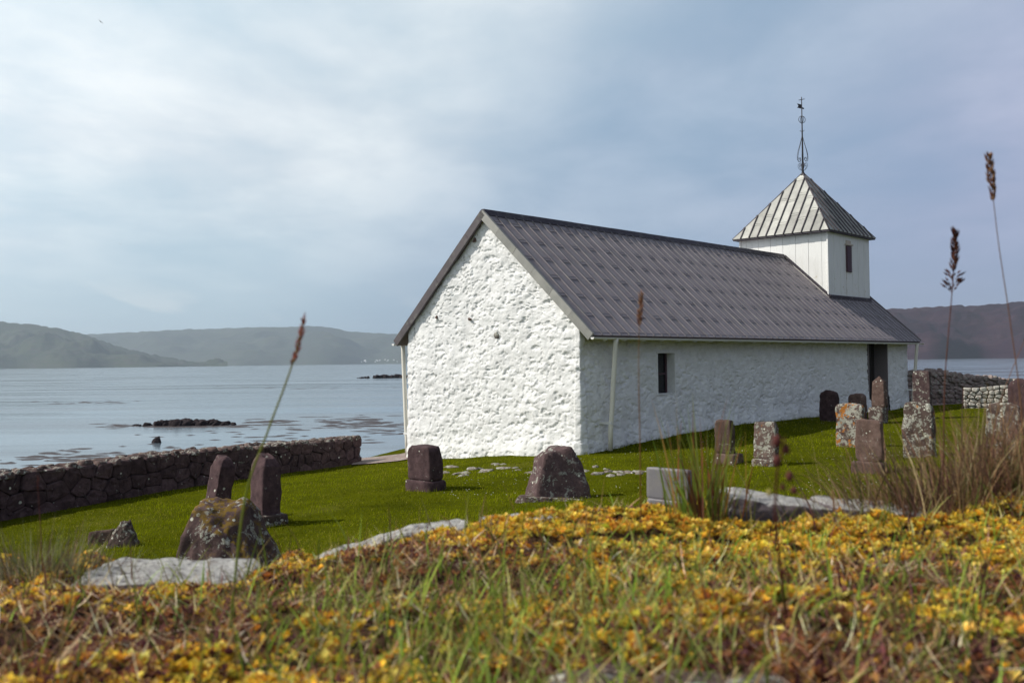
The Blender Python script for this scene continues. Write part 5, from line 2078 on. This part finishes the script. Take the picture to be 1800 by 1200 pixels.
def tuft(name, label, px, py, Y, n, rx, ry, L0, L1, W0, W1, pal, spread, bend, seed, cat='grass tuft', lit=0.0):
    r = np.random.default_rng(seed)
    c = at(px, py, Y)
    ox, oy = r.normal(size=n) * rx, r.normal(size=n) * ry
    x, y = c[0] + ox, c[1] + oy
    base = np.array([c[0], c[1], float(wtop(c[0], c[1]))])
    z = wtop(x, np.minimum(y, edge_y(x) - 0.02)) - 0.005
    head = np.arctan2(oy, ox) + r.normal(size=n) * 0.7
    cc = pick(pal, n, r)
    v, f, c_ = blades(np.stack([x, y, z], -1) - base, head, np.abs(r.normal(size=n)) * spread, np.abs(r.normal(size=n)) * bend, L0 + (L1 - L0) * r.random(n) ** 1.3, W0 + (W1 - W0) * r.random(n), 8, cc, cc * 1.12, r.normal(size=n) * 0.8)
    o = link(name, mesh_np(name, v, f, False, c_), M['plant'])
    o.location = tuple(base)
    return tag(o, label, cat)


tuft('rush_clump', 'upright clump of reddish green rushes beside the lichened slab', 1238, 890, 2.46, 130, 0.045, 0.03, 0.10, 0.38, 0.0038, 0.0080,
     [(0.15, 0.21, 0.035), (0.22, 0.27, 0.05), (0.16, 0.20, 0.04), (0.20, 0.07, 0.035), (0.26, 0.15, 0.04), (0.12, 0.06, 0.04)], 0.20, 0.30, 5, 'rushes')
DP = [(0.15, 0.085, 0.065), (0.22, 0.13, 0.08), (0.09, 0.05, 0.045), (0.45, 0.34, 0.18), (0.10, 0.10, 0.03), (0.30, 0.18, 0.10)]
big = tuft('dry_tussock', 'large withered brown grass tussock at the right edge', 1672, 862, 2.56, 2400, 0.155, 0.07, 0.06, 0.34, 0.0014, 0.0050, DP, 0.50, 0.85, 6)
mat_ = tuft('dead_leaves', None, 1670, 878, 2.52, 1900, 0.18, 0.06, 0.05, 0.18, 0.0012, 0.0042, DP, 1.25, 0.7, 8, None)
mat_.location = mat_.location - big.location
mat_.parent = big
tuft('dry_tussock', 'second withered tussock running out of the right picture edge', 1835, 875, 2.5, 1500, 0.13, 0.09, 0.06, 0.32, 0.0014, 0.0045, DP, 0.5, 0.8, 7)
tuft('grass_tuft', 'thin greyish tuft of wispy grass at the left edge', 75, 1030, 2.40, 800, 0.085, 0.05, 0.05, 0.19, 0.0014, 0.0032,
     [(0.13, 0.13, 0.06), (0.20, 0.20, 0.11), (0.12, 0.075, 0.06), (0.30, 0.28, 0.17)], 0.4, 0.6, 9)
tuft('grass_tuft', 'small green grass tuft low in the picture centre', 850, 1150, 1.48, 60, 0.05, 0.04, 0.05, 0.12, 0.002, 0.0045,
     [(0.11, 0.16, 0.03), (0.16, 0.21, 0.05), (0.30, 0.22, 0.04)], 0.3, 0.5, 10)
tuft('grass_tuft', 'bright green blades growing low at the right of the foreground', 1640, 1130, 1.5, 60, 0.07, 0.04, 0.05, 0.11, 0.002, 0.0045,
     [(0.11, 0.16, 0.03), (0.16, 0.21, 0.05), (0.22, 0.20, 0.06)], 0.3, 0.5, 11)


def seed_stalk(label, pts, Y0, Y1, r0, head_len, head_w, pal_stem, pal_head, seed, loose=0.0, nsp=70):
    """pts: photograph pixels from root to tip"""
    r = np.random.default_rng(seed)
    n = len(pts)
    P = [Vector(at(px, py, Y0 + (Y1 - Y0) * i / (n - 1))) for i, (px, py) in enumerate(pts)]
    base = P[0].copy()
    base.z = float(wtop(base.x, base.y))
    P[0] = base.copy()
    root = empty('grass_stalk', tuple(base))
    tag(root, label, 'grass stalk', 'single grass stalks with seed heads')
    # smooth path
    Q = []
    for i in range(n - 1):
        a, b, c_, d_ = P[max(i - 1, 0)], P[i], P[i + 1], P[min(i + 2, n - 1)]
        for k in range(6):
            t = k / 6
            Q.append(0.5 * ((2 * b) + (c_ - a) * t + (2 * a - 5 * b + 4 * c_ - d_) * t * t + (3 * b - a - 3 * c_ + d_) * t ** 3))
    Q.append(P[-1])
    Q = [q - base for q in Q]
    m = MB().tube(Q, [r0 * (1 - 0.6 * i / len(Q)) for i in range(len(Q))], 7)
    me = m.mesh('stem', True)
    a = me.color_attributes.new('tint', 'FLOAT_COLOR', 'POINT')
    nv = len(me.vertices)
    t = np.repeat(np.linspace(0, 1, len(Q)), 7)[:nv, None]
    cc = np.ones((nv, 4), np.float32)
    cc[:, :3] = np.array(pal_stem[0]) * (1 - t) + np.array(pal_stem[1]) * t
    a.data.foreach_set('color', cc.ravel())
    link('stem', me, M['plant'], root)
    # spikelets
    vs, fs, cs_ = [], [], []
    seg = np.cumsum([0] + [(Q[i + 1] - Q[i]).length for i in range(len(Q) - 1)])
    for i in range(nsp):
        s = seg[-1] - head_len * (1 - (i + 0.5) / nsp) ** 1.0
        j = int(np.clip(np.searchsorted(seg, s) - 1, 0, len(Q) - 2))
        p = Q[j].lerp(Q[j + 1], float(np.clip((s - seg[j]) / max(seg[j + 1] - seg[j], 1e-6), 0, 1)))
        ax = (Q[j + 1] - Q[j]).normalized()
        u = (i + 0.5) / nsp
        an = r.random() * 6.283
        o1 = ax.orthogonal().normalized()
        o2 = ax.cross(o1)
        rad = o1 * math.cos(an) + o2 * math.sin(an)
        prof = math.sin(math.pi * min(1.0, 0.12 + 0.85 * u)) ** 0.7
        sp = head_w * 0.5 * prof * r.uniform(0.5, 1.1)
        if loose and u < 0.35:
            sp = head_w * (0.9 + 1.2 * loose * r.random())
        dirv = (ax * 1.0 + rad * (0.45 + (1.1 * loose if u < 0.35 else 0))).normalized()
        b = p + rad * sp * 0.35
        L = head_w * r.uniform(0.9, 1.6)
        wv = head_w * 0.16
        sd2 = dirv.cross(rad).normalized()
        up = dirv.cross(sd2)
        k0 = len(vs)
        midp = b + dirv * L * 0.45
        vs += [b, midp + sd2 * wv, midp + up * wv, midp - sd2 * wv, midp - up * wv, b + dirv * L]
        fs += [(k0, k0 + 1, k0 + 2), (k0, k0 + 2, k0 + 3), (k0, k0 + 3, k0 + 4), (k0, k0 + 4, k0 + 1), (k0 + 5, k0 + 2, k0 + 1), (k0 + 5, k0 + 3, k0 + 2), (k0 + 5, k0 + 4, k0 + 3), (k0 + 5, k0 + 1, k0 + 4)]
        cs_ += [np.array(pal_head[r.integers(len(pal_head))]) * r.uniform(0.7, 1.3)] * 6
        if loose and u < 0.35:        # the spikelet's own thin branch
            q0 = p - ax * head_w * 0.4
            k0 = len(vs)
            w_ = sd2 * 0.0006
            vs += [q0 - w_, q0 + w_, b + w_, b - w_]
            fs += [(k0, k0 + 1, k0 + 2), (k0, k0 + 2, k0 + 3)]
            cs_ += [np.array(pal_stem[1])] * 4
    link('seed_head', mesh_np('seed_head', np.array([tuple(v_) for v_ in vs]), np.array(fs), False, np.array(cs_)), M['plant'], root)
    return root


DH = [(0.10, 0.04, 0.035), (0.16, 0.07, 0.05), (0.07, 0.03, 0.03)]
PH = [(0.30, 0.16, 0.10), (0.20, 0.09, 0.06), (0.40, 0.25, 0.15)]
seed_stalk('pale green stalk with a drooping reddish seed head before the sea', [(403, 1005), (430, 880), (470, 760), (500, 680), (517, 630), (528, 590), (533, 560)], 1.75, 1.65, 0.0024, 0.095, 0.0095, [(0.20, 0.26, 0.04), (0.32, 0.28, 0.12)], [(0.42, 0.10, 0.07), (0.52, 0.18, 0.11), (0.30, 0.07, 0.06)], 1, nsp=60)
seed_stalk('thin straw stalk with a small seed head before the shaded church wall', [(1126, 890), (1125, 780), (1123, 680), (1123, 600), (1127, 520)], 2.35, 2.30, 0.0016, 0.075, 0.013, [(0.20, 0.10, 0.04), (0.28, 0.17, 0.08)], PH, 2, nsp=50)
seed_stalk('stalk with a dark branching seed head before the right hill', [(1655, 850), (1660, 700), (1666, 600), (1673, 520), (1677, 460), (1679, 408)], 2.45, 2.35, 0.0019, 0.15, 0.017, [(0.14, 0.07, 0.05), (0.20, 0.10, 0.08)], DH, 3, loose=0.9, nsp=90)
seed_stalk('tallest stalk with a narrow seed head at upper right', [(1800, 880), (1795, 720), (1775, 560), (1757, 440), (1746, 350), (1738, 275)], 2.35, 2.15, 0.0016, 0.11, 0.015, [(0.26, 0.15, 0.08), (0.25, 0.13, 0.09)], PH, 4, nsp=70)
seed_stalk('thin dead stalk crossing the water at the right edge', [(1735, 860), (1750, 740), (1775, 660), (1800, 600), (1815, 560)], 2.4, 2.35, 0.0011, 0.06, 0.007, [(0.24, 0.12, 0.08), (0.28, 0.15, 0.09)], PH, 5, nsp=40)
seed_stalk('faint thin red stalk before the sea wall at far left', [(75, 1020), (72, 940), (68, 880), (66, 838)], 2.3, 2.3, 0.0013, 0.03, 0.006, [(0.15, 0.07, 0.06), (0.18, 0.08, 0.07)], DH, 6, nsp=14)

# sorrel-like plant close to the lens, with a red stem, buds and two leaves
pb = at(1383, 1098, 1.5)
sorrel = empty('budding_plant', (pb[0], pb[1], float(wtop(pb[0], pb[1]))))
tag(sorrel, 'reddish stemmed plant with small brown buds right of centre', 'plant')
b0 = Vector(sorrel.location)
path = [Vector((0, 0, 0))] + [Vector(at(x_, y_, Y_)) - b0 for x_, y_, Y_ in ((1372, 1000, 1.36), (1362, 900, 1.22), (1366, 830, 1.12), (1380, 770, 1.06))]
rsol = np.random.default_rng(3)


def flat_tint(me, colr):
    a = me.color_attributes.new('tint', 'FLOAT_COLOR', 'POINT')
    cc = np.ones((len(me.vertices), 4), np.float32)
    cc[:, :3] = colr
    a.data.foreach_set('color', cc.ravel())
    return me


link('stem', flat_tint(MB().tube(path, [0.0022, 0.002, 0.0017, 0.0014, 0.001], 7).mesh('stem', True), (0.17, 0.06, 0.05)), M['plant'], sorrel)
for (x_, y_, Y_, s) in ((1366, 775, 1.07, 0.010), (1382, 790, 1.07, 0.008), (1352, 866, 1.14, 0.006), (1388, 838, 1.12, 0.008), (1376, 856, 1.14, 0.006), (1396, 862, 1.14, 0.007), (1366, 810, 1.10, 0.009)):
    me = rock_mesh('bud', s, s, s * 1.5, 2.2, 3, int(x_), 0.06, sink=s * 0.7)
    o = link('bud', flat_tint(me, (0.15, 0.055, 0.05) if y_ != 866 else (0.42, 0.36, 0.12)), M['plant'], sorrel)
    o.location = Vector(at(x_, y_, Y_)) - b0
for (hd_, L, tl, colr) in ((2.5, 0.085, 1.05, (0.11, 0.10, 0.03)), (0.5, 0.06, 0.75, (0.36, 0.13, 0.04)), (1.6, 0.07, 0.4, (0.10, 0.13, 0.03))):
    v, f, c = blades(np.array([[0.0, 0.0, 0.0]]), np.array([hd_]), np.array([tl]), np.array([0.35]), np.array([L]), np.array([0.0065]), 8, np.array([colr]), np.array([colr]))
    link('leaf', mesh_np('leaf', v, f, True, c), M['plant'], sorrel)

# ------------------------------------------------------------------ birds
bm_ = MB()
bm_.tube([(0, -0.26, 0), (0, -0.16, 0.01), (0, 0.0, 0.015), (0, 0.16, 0.02), (0, 0.24, 0.02), (0, 0.29, 0.01)], [0.012, 0.045, 0.065, 0.05, 0.035, 0.006], 8)
bird_body = bm_.mesh('bird_body', True)
bird_body.materials.append(M['iron'])


def wing_mesh(s):
    m = MB()
    top = [(0.03, 0.10, 0.03), (0.30, 0.14, 0.16), (0.66, 0.0, 0.06), (0.30, 0.0, 0.15), (0.03, -0.08, 0.025)]
    top = [(x_ * s, y_, z_) for x_, y_, z_ in top]
    bot = [(x_, y_, z_ - 0.012) for x_, y_, z_ in top]
    m.add(top + bot, [(0, 1, 3, 4), (1, 2, 3), (9, 8, 6, 5), (8, 7, 6)] + [(i, (i + 1) % 5, 5 + (i + 1) % 5, 5 + i) for i in range(5)])
    me = m.mesh('wing')
    me.materials.append(M['iron'])
    return me


wings = [wing_mesh(1), wing_mesh(-1)]
for (x_, y_, Y_, rz_, lb) in ((177, 39, 190, 1.0, 'dark sea bird gliding high in the upper left sky'), (211, 429, 420, -0.7, 'tiny far bird low in the left sky')):
    b = empty('bird', tuple(at(x_, y_, Y_)), rz_)
    b.rotation_euler = (0.1, 0.45, rz_)
    tag(b, lb, 'bird', 'birds in the sky')
    link('body', bird_body, None, b)
    link('wing', wings[0], None, b)
    link('wing', wings[1], None, b)

# ------------------------------------------------------------------ air
hz = MB().box(-15600, 15600, -15600, 15600, -5, 420).build('haze', None)
hm_ = bpy.data.materials.new('haze_air')
hm_.use_nodes = True
ht = hm_.node_tree
ht.nodes.clear()
vp = ht.nodes.new('ShaderNodeVolumePrincipled')
vp.inputs['Color'].default_value = (0.72, 0.86, 1.0, 1)
vp.inputs['Density'].default_value = 0.000075
vp.inputs['Anisotropy'].default_value = 0.2
vo = ht.nodes.new('ShaderNodeOutputMaterial')
ht.links.new(vp.outputs[0], vo.inputs['Volume'])
hz.data.materials.append(hm_)
tag(hz, 'thin sea haze', 'haze', kind='stuff')
